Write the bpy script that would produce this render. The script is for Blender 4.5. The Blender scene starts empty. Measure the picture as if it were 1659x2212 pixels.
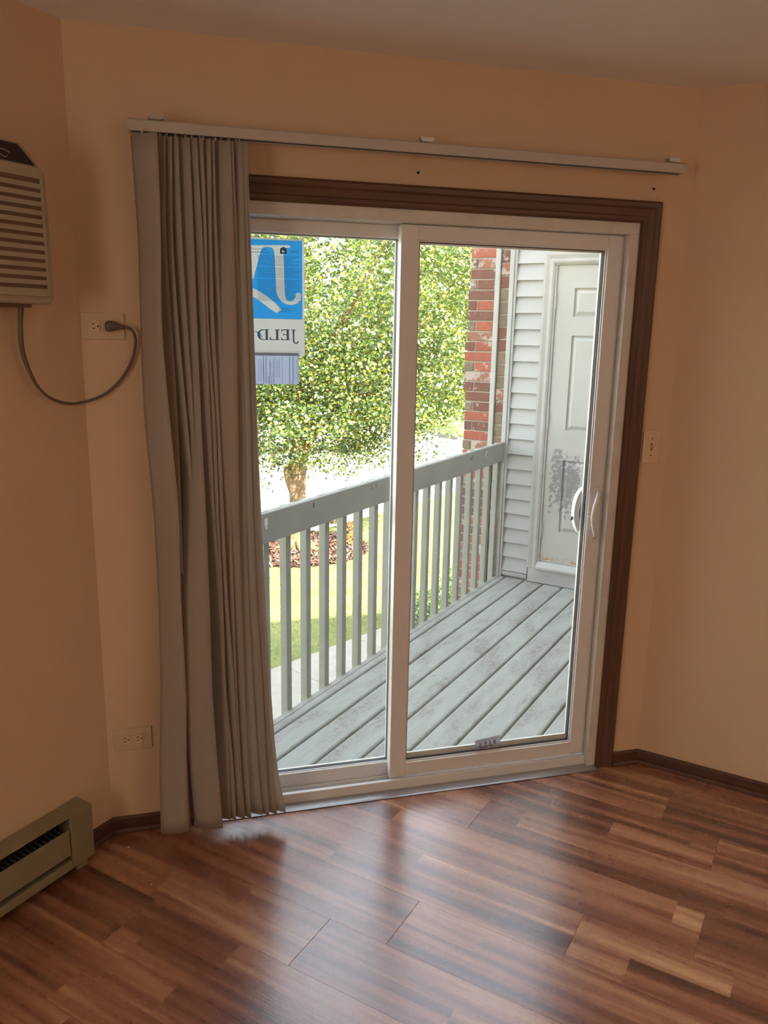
import bpy, bmesh, math, random
import numpy as np
from mathutils import Vector, Matrix
random.seed(7)
S2 = math.sqrt(2)
scene = bpy.context.scene
COL = scene.collection

# ------------------------------------------------------------------ camera
YAW, PITCH, ROLL, FPX = .2639, -.2251, .0187, 1717.9
fw = Vector((math.sin(YAW)*math.cos(PITCH), math.cos(YAW)*math.cos(PITCH), math.sin(PITCH)))
r0 = Vector((math.cos(YAW), -math.sin(YAW), 0)); u0 = r0.cross(fw)
rt = math.cos(ROLL)*r0 + math.sin(ROLL)*u0
up = -math.sin(ROLL)*r0 + math.cos(ROLL)*u0
cam_data = bpy.data.cameras.new('camera')
cam_data.sensor_fit = 'VERTICAL'; cam_data.sensor_height = 36.0; cam_data.sensor_width = 27.0
cam_data.lens = FPX*36.0/2212.0
cam_data.clip_start = .05; cam_data.clip_end = 300
cam = bpy.data.objects.new('camera', cam_data); COL.objects.link(cam)
m = Matrix((( rt.x, up.x, -fw.x, -1.5468), (rt.y, up.y, -fw.y, -2.4973), (rt.z, up.z, -fw.z, 1.6493), (0, 0, 0, 1)))
cam.matrix_world = m
scene.camera = cam

# ------------------------------------------------------------------ exposure
vs = scene.view_settings
vs.view_transform = 'Standard'; vs.look = 'None'; vs.gamma = 1.0; vs.exposure = 0.0
vs.use_curve_mapping = False

# ------------------------------------------------------------------ sky, sun, added fill lights
SUN_DIR = Vector((-.30, 1.12, -1.0)).normalized()     # the way the sunlight travels
world = bpy.data.worlds.new('sky'); scene.world = world; world.use_nodes = True
wn = world.node_tree; wn.nodes.clear()
sky = wn.nodes.new('ShaderNodeTexSky'); sky.sky_type = 'NISHITA'; sky.sun_disc = False
sky.sun_elevation = math.asin(-SUN_DIR.z); sky.sun_rotation = math.atan2(-SUN_DIR.x, -SUN_DIR.y)
sky.air_density = 1.0; sky.dust_density = 3.0; sky.ozone_density = 1.0
hs = wn.nodes.new('ShaderNodeHueSaturation'); hs.inputs['Saturation'].default_value = .36
bg = wn.nodes.new('ShaderNodeBackground'); bg.inputs['Strength'].default_value = 1.75
wo = wn.nodes.new('ShaderNodeOutputWorld')
wn.links.new(sky.outputs[0], hs.inputs['Color']); wn.links.new(hs.outputs[0], bg.inputs[0]); wn.links.new(bg.outputs[0], wo.inputs[0])

sd = bpy.data.lights.new('sun', 'SUN'); sd.energy = 46.0; sd.angle = math.radians(.53); sd.color = (1.0, .93, .80)
so = bpy.data.objects.new('sun', sd); COL.objects.link(so)
so.rotation_euler = SUN_DIR.to_track_quat('-Z', 'Y').to_euler(); so.location = (6, -10, 14)

def area(name, loc, target, size, size_y, power, color):
    l = bpy.data.lights.new(name, 'AREA'); l.shape = 'RECTANGLE'; l.size = size; l.size_y = size_y
    l.energy = power; l.color = color
    o = bpy.data.objects.new(name, l); COL.objects.link(o); o.location = loc
    o.rotation_euler = (Vector(target)-Vector(loc)).to_track_quat('-Z', 'Y').to_euler()
    return o
area('overhead_fill', (.1, -3.7, 2.425), (.1, -3.7, 0), 1.3, .6, 3.0, (1.0, .78, .56))  # added warm fill from overhead
area('left_side_fill', (-3.42, -2.7, 1.45), (1.0, -2.0, 1.25), 1.0, 1.2, 18.0, (1.0, .86, .70))  # added fill from the left, the side wall has no window
area('ceiling_fill_uplight', (1.1, -4.3, 1.80), (1.1, -4.3, 3), .45, .45, 36.0, (1.0, .88, .78))  # added upward fill to brighten the ceiling, no floor lamp stands here

# ------------------------------------------------------------------ helpers
def link(o, parent=None):
    COL.objects.link(o)
    if parent is not None: o.parent = parent
    return o

def wloc(o):
    v = Vector((0, 0, 0))
    while o is not None:
        v += o.location; o = o.parent
    return v

def tag(o, label=None, cat=None, group=None, kind=None):
    if label: o['label'] = label
    if cat: o['category'] = cat
    if group: o['group'] = group
    if kind: o['kind'] = kind
    return o

def empty(name, loc, label=None, cat=None, group=None, kind=None, parent=None):
    o = bpy.data.objects.new(name, None); o.empty_display_size = .05
    o.location = Vector(loc) - (wloc(parent) if parent else Vector((0, 0, 0)))
    link(o, parent)
    return tag(o, label, cat, group, kind)

def AB(a, b, z=0.0):
    """balcony frame: a runs along the deck boards, b along the storage wall"""
    return Vector(((a+b)/S2, (a-b)/S2, z))

class MB:
    """collects geometry in world coordinates"""
    def __init__(s, f=None):
        s.v = []; s.f = []; s.T = f or (lambda x, y, z: Vector((x, y, z)))
    def add(s, vs_, fs):
        n = len(s.v); s.v += [s.T(*p) for p in vs_]; s.f += [tuple(n+i for i in f) for f in fs]; return s
    def box(s, x0, y0, z0, x1, y1, z1):
        vs_ = [(x, y, z) for z in (z0, z1) for y in (y0, y1) for x in (x0, x1)]
        return s.add(vs_, [(0, 2, 3, 1), (4, 5, 7, 6), (0, 1, 5, 4), (2, 6, 7, 3), (0, 4, 6, 2), (1, 3, 7, 5)])
    def prism(s, poly, fn0, fn1):
        """poly: list of 2-D points; fn0/fn1 map (u, v) to the 3-D point at the two ends"""
        n = len(poly)
        vs_ = [fn0(*p) for p in poly] + [fn1(*p) for p in poly]
        fs = [tuple(range(n)), tuple(range(2*n-1, n-1, -1))] + [(i, (i+1) % n, n+(i+1) % n, n+i) for i in range(n)]
        return s.add(vs_, fs)
    def tube(s, path, rad, n=8, caps=True, flat=None):
        P = [Vector(p) for p in path]
        R = rad if hasattr(rad, '__len__') else [rad]*len(P)
        vs_, fs = [], []
        ref = Vector((0, 0, 1)) if abs((P[-1]-P[0]).normalized().z) < .9 else Vector((1, 0, 0))
        for i, p in enumerate(P):
            t = (P[min(i+1, len(P)-1)] - P[max(i-1, 0)]).normalized()
            e1 = t.cross(ref).normalized(); e2 = e1.cross(t).normalized(); ref = -t.cross(e1) if False else ref
            for k in range(n):
                q = 2*math.pi*k/n
                w = p + (e1*math.cos(q)*(flat or 1) + e2*math.sin(q))*R[i]
                vs_.append(tuple(w))
        for i in range(len(P)-1):
            for k in range(n):
                fs.append((i*n+k, i*n+(k+1) % n, (i+1)*n+(k+1) % n, (i+1)*n+k))
        if caps:
            fs.append(tuple(range(n))); fs.append(tuple(range(len(P)*n-1, (len(P)-1)*n-1, -1)))
        return s.add(vs_, fs)
    def build(s, name, mat, parent=None, smooth=False, bevel=0, origin=None, kind=None, label=None, segs=2):
        base = wloc(parent) if parent is not None else Vector((0, 0, 0))
        o0 = Vector(origin) if origin is not None else (base if parent is not None else Vector((0, 0, 0)))
        me = bpy.data.meshes.new(name)
        me.from_pydata([tuple(v-o0) for v in s.v], [], s.f)
        bm = bmesh.new(); bm.from_mesh(me); bmesh.ops.recalc_face_normals(bm, faces=bm.faces); bm.to_mesh(me); bm.free()
        me.materials.append(mat)
        if smooth:
            me.shade_smooth()
        o = bpy.data.objects.new(name, me); o.location = o0-base
        link(o, parent)
        if bevel:
            bv = o.modifiers.new('bevel', 'BEVEL'); bv.width = bevel; bv.segments = segs; bv.limit_method = 'ANGLE'
        if kind: o['kind'] = kind
        if label: o['label'] = label
        return o

def box(name, mat, x0, y0, z0, x1, y1, z1, parent=None, **k):
    return MB().box(x0, y0, z0, x1, y1, z1).build(name, mat, parent, **k)

def inst(name, me, loc, rz=0, parent=None, scale=None):
    """an object that shares mesh data; loc in world coordinates"""
    o = bpy.data.objects.new(name, me)
    o.location = Vector(loc) - (wloc(parent) if parent is not None else Vector((0, 0, 0)))
    o.rotation_euler = (0, 0, rz)
    if scale: o.scale = scale
    return link(o, parent)

# ------------------------------------------------------------------ materials
def mat(name, color=(.8, .8, .8), rough=.5, metal=0, spec=.5):
    m_ = bpy.data.materials.new(name); m_.use_nodes = True
    b = m_.node_tree.nodes['Principled BSDF']
    b.inputs['Base Color'].default_value = (*color, 1); b.inputs['Roughness'].default_value = rough
    b.inputs['Metallic'].default_value = metal; b.inputs['Specular IOR Level'].default_value = spec
    return m_, m_.node_tree, b

def N(nt, t, **inp):
    n = nt.nodes.new(t)
    for k, v in inp.items(): n.inputs[k].default_value = v
    return n

def L(nt, a, b): nt.links.new(a, b)

def ramp(nt, fac, stops, interp='LINEAR'):
    r = nt.nodes.new('ShaderNodeValToRGB'); r.color_ramp.interpolation = interp
    e = r.color_ramp.elements
    while len(e) < len(stops): e.new(.5)
    for i, (p, c) in enumerate(stops):
        e[i].position = p; e[i].color = (*c, 1)
    L(nt, fac, r.inputs['Fac']); return r.outputs['Color']

def coords(nt, out='Object', scale=(1, 1, 1), rot=(0, 0, 0)):
    tc = nt.nodes.new('ShaderNodeTexCoord'); mp = nt.nodes.new('ShaderNodeMapping')
    mp.inputs['Scale'].default_value = scale; mp.inputs['Rotation'].default_value = rot
    L(nt, tc.outputs[out], mp.inputs['Vector']); return mp.outputs['Vector']

def noise(nt, vec, scale, detail=4, rough=.5, dist=0):
    n = N(nt, 'ShaderNodeTexNoise', Scale=scale, Detail=detail, Roughness=rough, Distortion=dist)
    if vec is not None: L(nt, vec, n.inputs['Vector'])
    return n.outputs['Fac']

def mix(nt, fac, a, b, mode='MIX'):
    m_ = nt.nodes.new('ShaderNodeMix'); m_.data_type = 'RGBA'; m_.blend_type = mode
    for sock, v in ((m_.inputs[0], fac), (m_.inputs[6], a), (m_.inputs[7], b)):
        if hasattr(v, 'is_linked') or hasattr(v, 'links'): L(nt, v, sock)
        elif isinstance(v, (int, float)): sock.default_value = v
        else: sock.default_value = (*v, 1)
    return m_.outputs[2]

def math_(nt, op, a, b=0.0):
    n = nt.nodes.new('ShaderNodeMath'); n.operation = op
    for i, v in enumerate((a, b)):
        if hasattr(v, 'links'): L(nt, v, n.inputs[i])
        else: n.inputs[i].default_value = v
    return n.outputs[0]

def bump(nt, bsdf, h, strength=.2, dist=.01):
    b = N(nt, 'ShaderNodeBump', Strength=strength, Distance=dist); L(nt, h, b.inputs['Height']); L(nt, b.outputs[0], bsdf.inputs['Normal'])

def painted(name, c, rough=.5, var=.12, scale=6, bs=120, bstr=.06):
    m_, nt, b = mat(name, c, rough)
    v = coords(nt)
    f = noise(nt, v, scale, 5, .6)
    L(nt, ramp(nt, f, [(.3, tuple(x*(1-var) for x in c)), (.7, tuple(min(1, x*(1+var*.5)) for x in c))]), b.inputs['Base Color'])
    bump(nt, b, noise(nt, v, bs, 3, .6), bstr, .002)
    return m_

M = {}
M['wall'] = painted('wall_paint', (.70, .50, .32), .62, .035, 1.4, 260, .12)
M['ceiling'] = painted('ceiling_paint', (.90, .87, .84), .8, .03, 2, 180, .2)
M['vinyl'] = painted('white_vinyl', (.80, .79, .77), .32, .04, 9, 60, .01)
M['vinyl_jamb'] = painted('old_jamb_vinyl', (.70, .67, .60), .4, .12, 14, 60, .02)
M['alu'], _, _ = mat('aluminium', (.40, .40, .41), .30, .6)
M['black'], _, _ = mat('black_gap', (.012, .011, .010), .7)
M['blackplastic'], _, _ = mat('black_plastic', (.018, .014, .012), .35)
M['plate'] = painted('ivory_plate', (.74, .55, .36), .35, .03, 20, 60, .01)
M['plate_light'] = painted('cream_plate', (.66, .50, .33), .35, .03, 20, 60, .01)
M['cord'], _, _ = mat('brown_grey_cord', (.15, .115, .085), .5)
M['steel'], _, _ = mat('steel', (.55, .55, .53), .35, 1)
M['ac'] = painted('beige_plastic', (.44, .37, .265), .45, .05, 12, 100, .02)
M['ac_groove'] = painted('brown_groove_plastic', (.20, .115, .06), .55, .05, 12, 100, .02)
M['heater'] = painted('khaki_enamel', (.28, .235, .135), .4, .08, 10, 100, .02)
M['rail_white'] = painted('headrail_white', (.54, .49, .43), .45, .05, 10, 60, .01)
M['siding'] = painted('white_siding', (.42, .42, .415), .5, .06, 3, 60, .03)
M['extrim'] = painted('white_outdoor_trim', (.42, .415, .40), .5, .10, 9, 60, .06)
M['railing'] = painted('grey_green_paint', (.285, .285, .255), .55, .10, 5, 70, .08)
M['concrete'] = painted('concrete', (.20, .188, .162), .9, .16, 7, 90, .4)
M['asphalt'] = painted('pale_pavement', (.55, .54, .52), .9, .06, .6, 40, .2)
M['mortar'] = painted('mortar', (.46, .42, .36), .95, .15, 20, 90, .4)
M['roof'] = painted('soffit', (.62, .62, .60), .7, .05, 3, 60, .03)

def wood_trim(name, dark, light, axis):
    m_, nt, b = mat(name, dark, .42)
    sc = {'x': (2.5, 40, 60), 'z': (60, 60, 2.5), 'd': (30, 30, 60)}[axis]
    v = coords(nt, scale=sc)
    f = noise(nt, v, 1.0, 6, .65, .4)
    L(nt, ramp(nt, f, [(.3, dark), (.62, light), (.8, tuple(x*1.3 for x in light))]), b.inputs['Base Color'])
    bump(nt, b, f, .08, .002)
    return m_
M['trim_x'] = wood_trim('brown_woodgrain_head', (.080, .033, .016), (.125, .056, .028), 'x')
M['trim_z'] = wood_trim('brown_woodgrain_upright', (.080, .033, .016), (.125, .056, .028), 'z')
M['trim_d'] = wood_trim('brown_woodgrain_base', (.070, .026, .013), (.105, .042, .02), 'd')

def floor_wood():
    m_, nt, b = mat('laminate_planks', (.3, .14, .08), .3)
    tc = nt.nodes.new('ShaderNodeTexCoord'); oi = nt.nodes.new('ShaderNodeObjectInfo')
    sep = nt.nodes.new('ShaderNodeSeparateXYZ'); L(nt, tc.outputs['Object'], sep.inputs[0])
    # two printed strips per plank, each broken once along the length
    side = math_(nt, 'GREATER_THAN', sep.outputs['Y'], 0.0)
    brk = math_(nt, 'FLOOR', math_(nt, 'ADD', math_(nt, 'DIVIDE', sep.outputs['X'], .93), math_(nt, 'MULTIPLY', math_(nt, 'ADD', math_(nt, 'MULTIPLY', side, .43), oi.outputs['Random']), 1.7)))
    seed = math_(nt, 'ADD', math_(nt, 'MULTIPLY', oi.outputs['Random'], 37.0), math_(nt, 'ADD', math_(nt, 'MULTIPLY', side, 5.3), math_(nt, 'MULTIPLY', brk, 3.1)))
    wn_ = N(nt, 'ShaderNodeTexWhiteNoise'); wn_.noise_dimensions = '1D'; L(nt, seed, wn_.inputs['W'])
    cmb = nt.nodes.new('ShaderNodeCombineXYZ')
    L(nt, math_(nt, 'ADD', math_(nt, 'MULTIPLY', sep.outputs['X'], .42), math_(nt, 'MULTIPLY', seed, 2.37)), cmb.inputs[0])
    L(nt, math_(nt, 'MULTIPLY', sep.outputs['Y'], 9.0), cmb.inputs[1]); L(nt, seed, cmb.inputs[2])
    broad = noise(nt, cmb.outputs[0], 1.9, 3, .5, .6)
    fine = noise(nt, cmb.outputs[0], 6.0, 5, .6, .4)
    f = math_(nt, 'ADD', math_(nt, 'MULTIPLY', broad, .72), math_(nt, 'MULTIPLY', fine, .28))
    f = math_(nt, 'ADD', f, math_(nt, 'MULTIPLY', math_(nt, 'SUBTRACT', wn_.outputs['Value'], .5), .13))
    c = ramp(nt, f, [(.32, (.085, .027, .014)), (.43, (.19, .064, .033)), (.51, (.29, .110, .058)), (.59, (.41, .185, .095)), (.70, (.59, .33, .17))])
    L(nt, c, b.inputs['Base Color'])
    rr = math_(nt, 'ADD', math_(nt, 'MULTIPLY', noise(nt, tc.outputs['Object'], 22, 5, .6), .16), .20)
    L(nt, rr, b.inputs['Roughness'])
    sw = noise(nt, cmb.outputs[0], 14, 4, .6, 1.5)
    bump(nt, b, math_(nt, 'ADD', sw, math_(nt, 'MULTIPLY', noise(nt, tc.outputs['Object'], 35, 3, .6), .6)), .16, .004)
    b.inputs['Specular IOR Level'].default_value = .9
    b.inputs['Coat Weight'].default_value = 1.0; b.inputs['Coat Roughness'].default_value = .22
    return m_
M['floor'] = floor_wood()

def deck_mat():
    m_, nt, b = mat('weathered_deck_paint', (.42, .44, .42), .6)
    oi = nt.nodes.new('ShaderNodeObjectInfo')
    tc = nt.nodes.new('ShaderNodeTexCoord')
    ad = nt.nodes.new('ShaderNodeVectorMath'); ad.operation = 'ADD'
    cm = nt.nodes.new('ShaderNodeCombineXYZ'); L(nt, math_(nt, 'MULTIPLY', oi.outputs['Random'], 20), cm.inputs[0])
    L(nt, tc.outputs['Object'], ad.inputs[0]); L(nt, cm.outputs[0], ad.inputs[1])
    mp = nt.nodes.new('ShaderNodeMapping'); mp.inputs['Scale'].default_value = (1.7, 5.5, 5.5); L(nt, ad.outputs[0], mp.inputs[0])
    blot = noise(nt, mp.outputs[0], 1.5, 6, .65, .3)
    mp2 = nt.nodes.new('ShaderNodeMapping'); mp2.inputs['Scale'].default_value = (5, 80, 80); L(nt, ad.outputs[0], mp2.inputs[0])
    grain = noise(nt, mp2.outputs[0], 1.0, 5, .7, .4)
    speck = noise(nt, ad.outputs[0], 45, 4, .7)
    base = ramp(nt, grain, [(.3, (.28, .292, .266)), (.7, (.345, .357, .322))])
    wear = math_(nt, 'MULTIPLY', ramp(nt, blot, [(.45, (0, 0, 0)), (.64, (1, 1, 1))]), ramp(nt, math_(nt, 'ADD', math_(nt, 'MULTIPLY', speck, .6), math_(nt, 'MULTIPLY', grain, .4)), [(.40, (0, 0, 0)), (.58, (1, 1, 1))]))
    L(nt, mix(nt, math_(nt, 'MULTIPLY', wear, .9), base, (.17, .135, .115)), b.inputs['Base Color'])
    bump(nt, b, grain, .25, .003)
    return m_
M['deck'] = deck_mat()

def door_peel():
    m_, nt, b = mat('peeling_door_paint', (.72, .72, .67), .45)
    tc = nt.nodes.new('ShaderNodeTexCoord'); sp = nt.nodes.new('ShaderNodeSeparateXYZ'); L(nt, tc.outputs['Object'], sp.inputs[0])
    v = tc.outputs['Object']
    big = noise(nt, v, 4.5, 3, .5); fine = noise(nt, v, 38, 5, .7)
    # the worn patch sits low on the hinge side; it is a stain of its own (object z, metres from the door's foot)
    zz = ramp(nt, math_(nt, 'DIVIDE', sp.outputs['Z'], 2.0), [(.09, (0, 0, 0)), (.17, (1, 1, 1)), (.36, (1, 1, 1)), (.45, (0, 0, 0))])
    xx = ramp(nt, math_(nt, 'DIVIDE', sp.outputs['X'], .8), [(.01, (.6, .6, .6)), (.05, (1, 1, 1)), (.27, (1, 1, 1)), (.36, (0, 0, 0))])
    k = math_(nt, 'MULTIPLY', zz, xx)
    s_ = math_(nt, 'ADD', math_(nt, 'ADD', math_(nt, 'MULTIPLY', big, .45), math_(nt, 'MULTIPLY', fine, .55)), math_(nt, 'MULTIPLY', math_(nt, 'SUBTRACT', k, 1.0), .35))
    peel = ramp(nt, s_, [(.475, (0, 0, 0)), (.505, (1, 1, 1))])
    rust = math_(nt, 'MULTIPLY', ramp(nt, math_(nt, 'DIVIDE', sp.outputs['Z'], 2.0), [(.004, (1, 1, 1)), (.02, (0, 0, 0))]), ramp(nt, fine, [(.47, (0, 0, 0)), (.56, (1, 1, 1))]))
    c = mix(nt, peel, ramp(nt, big, [(.3, (.42, .415, .39)), (.7, (.455, .45, .42))]), (.235, .235, .24))
    L(nt, mix(nt, rust, c, (.42, .24, .11)), b.inputs['Base Color'])
    return m_
M['peel'] = door_peel()

def brick_mat(name, c1, c2, splotch):
    m_, nt, b = mat(name, c1, .85)
    oi = nt.nodes.new('ShaderNodeObjectInfo'); tc = nt.nodes.new('ShaderNodeTexCoord')
    ad = nt.nodes.new('ShaderNodeVectorMath'); ad.operation = 'ADD'
    cm = nt.nodes.new('ShaderNodeCombineXYZ'); L(nt, math_(nt, 'MULTIPLY', oi.outputs['Random'], 30), cm.inputs[2])
    L(nt, tc.outputs['Object'], ad.inputs[0]); L(nt, cm.outputs[0], ad.inputs[1])
    f = noise(nt, ad.outputs[0], 28, 6, .7)
    base = mix(nt, oi.outputs['Random'], c1, c2)
    c = mix(nt, ramp(nt, f, [(.35, (0, 0, 0)), (.7, (.45, .45, .45))]), base, tuple(x*.45 for x in c1))
    s = ramp(nt, noise(nt, ad.outputs[0], 15, 5, .65), [(.60-splotch*.10, (0, 0, 0)), (.66-splotch*.08, (1, 1, 1))])
    L(nt, mix(nt, math_(nt, 'MULTIPLY', s, .75), c, (.50, .43, .38)), b.inputs['Base Color'])
    bump(nt, b, f, .5, .006)
    return m_
M['brick_red'] = brick_mat('red_brick', (.40, .12, .078), (.32, .095, .066), 0)
M['brick_dark'] = brick_mat('dark_red_brick', (.21, .088, .066), (.17, .085, .065), 0)
M['brick_grey'] = brick_mat('grey_brown_brick', (.20, .155, .11), (.26, .185, .13), 0)
M['brick_spot'] = brick_mat('whitewashed_brick', (.34, .14, .095), (.28, .15, .105), 1.0)

def leaf_mat(name, stops, trans=.5):
    m_ = bpy.data.materials.new(name); m_.use_nodes = True; nt = m_.node_tree; nt.nodes.clear()
    g = nt.nodes.new('ShaderNodeNewGeometry')
    c = ramp(nt, g.outputs['Random Per Island'], stops)
    d = nt.nodes.new('ShaderNodeBsdfDiffuse'); t = nt.nodes.new('ShaderNodeBsdfTranslucent'); gl = N(nt, 'ShaderNodeBsdfGlossy', Roughness=.38)
    L(nt, c, d.inputs[0]); L(nt, mix(nt, 1.0, c, (1.0, 1.0, .45), 'MULTIPLY'), t.inputs[0])
    mx = nt.nodes.new('ShaderNodeMixShader'); mx.inputs[0].default_value = trans; L(nt, d.outputs[0], mx.inputs[1]); L(nt, t.outputs[0], mx.inputs[2])
    m2 = nt.nodes.new('ShaderNodeMixShader'); m2.inputs[0].default_value = .09; L(nt, mx.outputs[0], m2.inputs[1]); L(nt, gl.outputs[0], m2.inputs[2])
    o = nt.nodes.new('ShaderNodeOutputMaterial'); L(nt, m2.outputs[0], o.inputs[0])
    return m_
M['leaf'] = leaf_mat('maple_leaf', [(0, (.022, .055, .014)), (.4, (.052, .10, .022)), (.72, (.125, .17, .032)), (1, (.36, .33, .05))], .42)
M['leaf_far'] = leaf_mat('far_leaf', [(0, (.05, .09, .02)), (.5, (.12, .165, .035)), (1, (.28, .29, .055))], .45)
M['leaf_shrub'] = leaf_mat('shrub_leaf', [(0, (.06, .12, .035)), (.6, (.14, .22, .06)), (1, (.30, .38, .10))], .35)
M['leaf_red'] = leaf_mat('red_leaf', [(0, (.22, .08, .03)), (.6, (.34, .15, .05)), (1, (.45, .38, .08))], .35)
M['grassblade'] = leaf_mat('grass_blade', [(0, (.07, .10, .028)), (.6, (.125, .155, .04)), (1, (.23, .215, .075))], .3)
M['chip'] = leaf_mat('bark_chip', [(0, (.03, .014, .010)), (.6, (.08, .038, .026)), (1, (.17, .10, .07))], .02)

def bark():
    m_, nt, b = mat('bark', (.30, .20, .12), .9)
    v = coords(nt, scale=(9, 9, 1.3)); f = noise(nt, v, 3.0, 7, .7, .8)
    L(nt, ramp(nt, f, [(.32, (.05, .034, .02)), (.5, (.13, .082, .04)), (.7, (.22, .145, .072))]), b.inputs['Base Color'])
    bump(nt, b, f, .9, .05); return m_
M['bark'] = bark()

def grass():
    m_, nt, b = mat('lawn', (.2, .28, .08), .95)
    v = coords(nt)
    f = math_(nt, 'ADD', math_(nt, 'MULTIPLY', noise(nt, v, .9, 4, .6), .5), math_(nt, 'MULTIPLY', noise(nt, v, 24, 4, .7), .5))
    L(nt, ramp(nt, f, [(.36, (.09, .11, .032)), (.5, (.145, .17, .048)), (.62, (.22, .21, .075))]), b.inputs['Base Color'])
    bump(nt, b, noise(nt, v, 60, 4, .7), .8, .03); return m_
M['grass'] = grass()
M['mulch'] = painted('mulch', (.07, .036, .026), .95, .5, 18, 50, 1.0)

def slat_mat(name, c, trans):
    m_ = bpy.data.materials.new(name); m_.use_nodes = True; nt = m_.node_tree; nt.nodes.clear()
    v = coords(nt, scale=(300, 300, 26)); f = noise(nt, v, 1.0, 3, .6)
    col = ramp(nt, f, [(.3, tuple(x*.94 for x in c)), (.7, c)])
    d = nt.nodes.new('ShaderNodeBsdfPrincipled'); d.inputs['Roughness'].default_value = .5; L(nt, col, d.inputs['Base Color'])
    t = nt.nodes.new('ShaderNodeBsdfTranslucent'); L(nt, col, t.inputs[0])
    mx = nt.nodes.new('ShaderNodeMixShader'); mx.inputs[0].default_value = trans; L(nt, d.outputs[0], mx.inputs[1]); L(nt, t.outputs[0], mx.inputs[2])
    o = nt.nodes.new('ShaderNodeOutputMaterial'); L(nt, mx.outputs[0], o.inputs[0]); return m_
M['vane'] = slat_mat('vinyl_vane', (.66, .59, .51), .50)
M['paper'] = slat_mat('white_paper', (.66, .66, .64), .7)
M['paper_blue'] = slat_mat('blue_print', (.14, .47, .72), .7)
M['paper_lav'] = slat_mat('pale_lavender_paper', (.56, .60, .70), .7)
M['ink_blue'], _, _ = mat('ink_blue', (.22, .40, .66), .6)
M['ink_grey'], _, _ = mat('ink_grey', (.12, .20, .27), .6)
M['ink_light'], _, _ = mat('ink_pale', (.09, .20, .30), .6)
M['ink_label'], _, _ = mat('ink_label', (.22, .24, .36), .6)
M['label_paper'] = slat_mat('label_paper', (.60, .60, .60), .6)

def glass():
    m_ = bpy.data.materials.new('window_glass'); m_.use_nodes = True; nt = m_.node_tree; nt.nodes.clear()
    tr = nt.nodes.new('ShaderNodeBsdfTransparent'); tr.inputs[0].default_value = (.93, .95, .94, 1)
    gl = N(nt, 'ShaderNodeBsdfGlossy', Roughness=.0); lw = N(nt, 'ShaderNodeLayerWeight', Blend=.5)
    sch = math_(nt, 'ADD', math_(nt, 'MULTIPLY', math_(nt, 'POWER', lw.outputs['Facing'], 5.0), .96), .035)   # Schlick, same on both faces of the thin pane
    mx = nt.nodes.new('ShaderNodeMixShader'); L(nt, sch, mx.inputs[0]); L(nt, tr.outputs[0], mx.inputs[1]); L(nt, gl.outputs[0], mx.inputs[2])
    o = nt.nodes.new('ShaderNodeOutputMaterial'); L(nt, mx.outputs[0], o.inputs[0]); return m_
M['glass'] = glass()
M['carpaint'], _, _ = mat('white_car_paint', (.78, .78, .76), .25)
M['carglass'], _, _ = mat('dark_car_glass', (.03, .035, .04), .08)
M['tyre'], _, _ = mat('tyre', (.02, .02, .02), .8)
M['crumb'], _, _ = mat('white_crumb', (.8, .76, .66), .8)
M['dry'], _, _ = mat('dry_leaf', (.45, .43, .26), .8)
M['tape'], _, _ = mat('pale_tape', (.62, .64, .62), .6)
M['handle'] = painted('handle_vinyl', (.80, .80, .79), .25, .02, 20, 60, .01)
M['dark_rubber'], _, _ = mat('dark_seal', (.06, .07, .08), .5)

# ================================================================== ROOM SHELL
CL, CR = (-1.7877, 0.0), (.1857, 0.0)
POLY = [CL, CR, (1.8857, -1.7), (1.8857, -5.6), (-3.4877, -5.6), (-3.4877, -1.7)]   # clockwise from above
H, TW = 2.44, .13

def offset(poly, t):
    out = []; n = len(poly)
    for i in range(n):
        p0, p1, p2 = (Vector(poly[(i-1) % n]), Vector(poly[i]), Vector(poly[(i+1) % n]))
        d1 = (p1-p0).normalized(); d2 = (p2-p1).normalized()
        n1 = Vector((-d1.y, d1.x)); n2 = Vector((-d2.y, d2.x))
        bis = (n1+n2).normalized(); out.append(p1 + bis*(t/bis.dot(n1)))
    return out
OUT = offset(POLY, TW)
def wall_piece(mb, i, z0=0, z1=H):
    j = (i+1) % 6
    q = [POLY[i], POLY[j], OUT[j], OUT[i]]
    mb.prism(q, lambda x, y: (x, y, z0), lambda x, y: (x, y, z1)); return mb

DX0, DX1, DZ = -1.528, 0.0, 2.0145          # rough opening of the sliding door
fwm = MB()
fwm.prism([POLY[0], (DX0, 0), (DX0, TW), tuple(OUT[0])], lambda x, y: (x, y, 0), lambda x, y: (x, y, DZ))
fwm.prism([(DX1, 0), POLY[1], tuple(OUT[1]), (DX1, TW)], lambda x, y: (x, y, 0), lambda x, y: (x, y, DZ))
fwm.prism([POLY[0], POLY[1], tuple(OUT[1]), tuple(OUT[0])], lambda x, y: (x, y, DZ), lambda x, y: (x, y, H))
wf = tag(fwm.build('wall_front', M['wall']), 'peach painted wall around the sliding door', 'wall', kind='structure')
for hx, hz in ((-.784, 2.121), (.037, 2.123)):
    MB().tube([(hx, -.0015, hz), (hx, .004, hz)], .0045, 12).build('screw_hole', M['black'], wf)
for nm, i, lb in (('wall_right', 1, 'angled peach wall to the right of the sliding door'), ('wall_right_side', 2, 'side wall of the room, right'),
                  ('wall_back', 3, 'back wall behind the viewer'), ('wall_left_side', 4, 'side wall of the room, left'),
                  ('wall_left', 5, 'angled peach wall behind the air conditioner and heater')):
    tag(wall_piece(MB(), i).build(nm, M['wall']), lb, 'wall', kind='structure')
tag(MB().prism([tuple(p) for p in OUT], lambda x, y: (x, y, H), lambda x, y: (x, y, H+.1)).build('ceiling', M['ceiling']),
    'off-white textured ceiling', 'ceiling', kind='structure')

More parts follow.
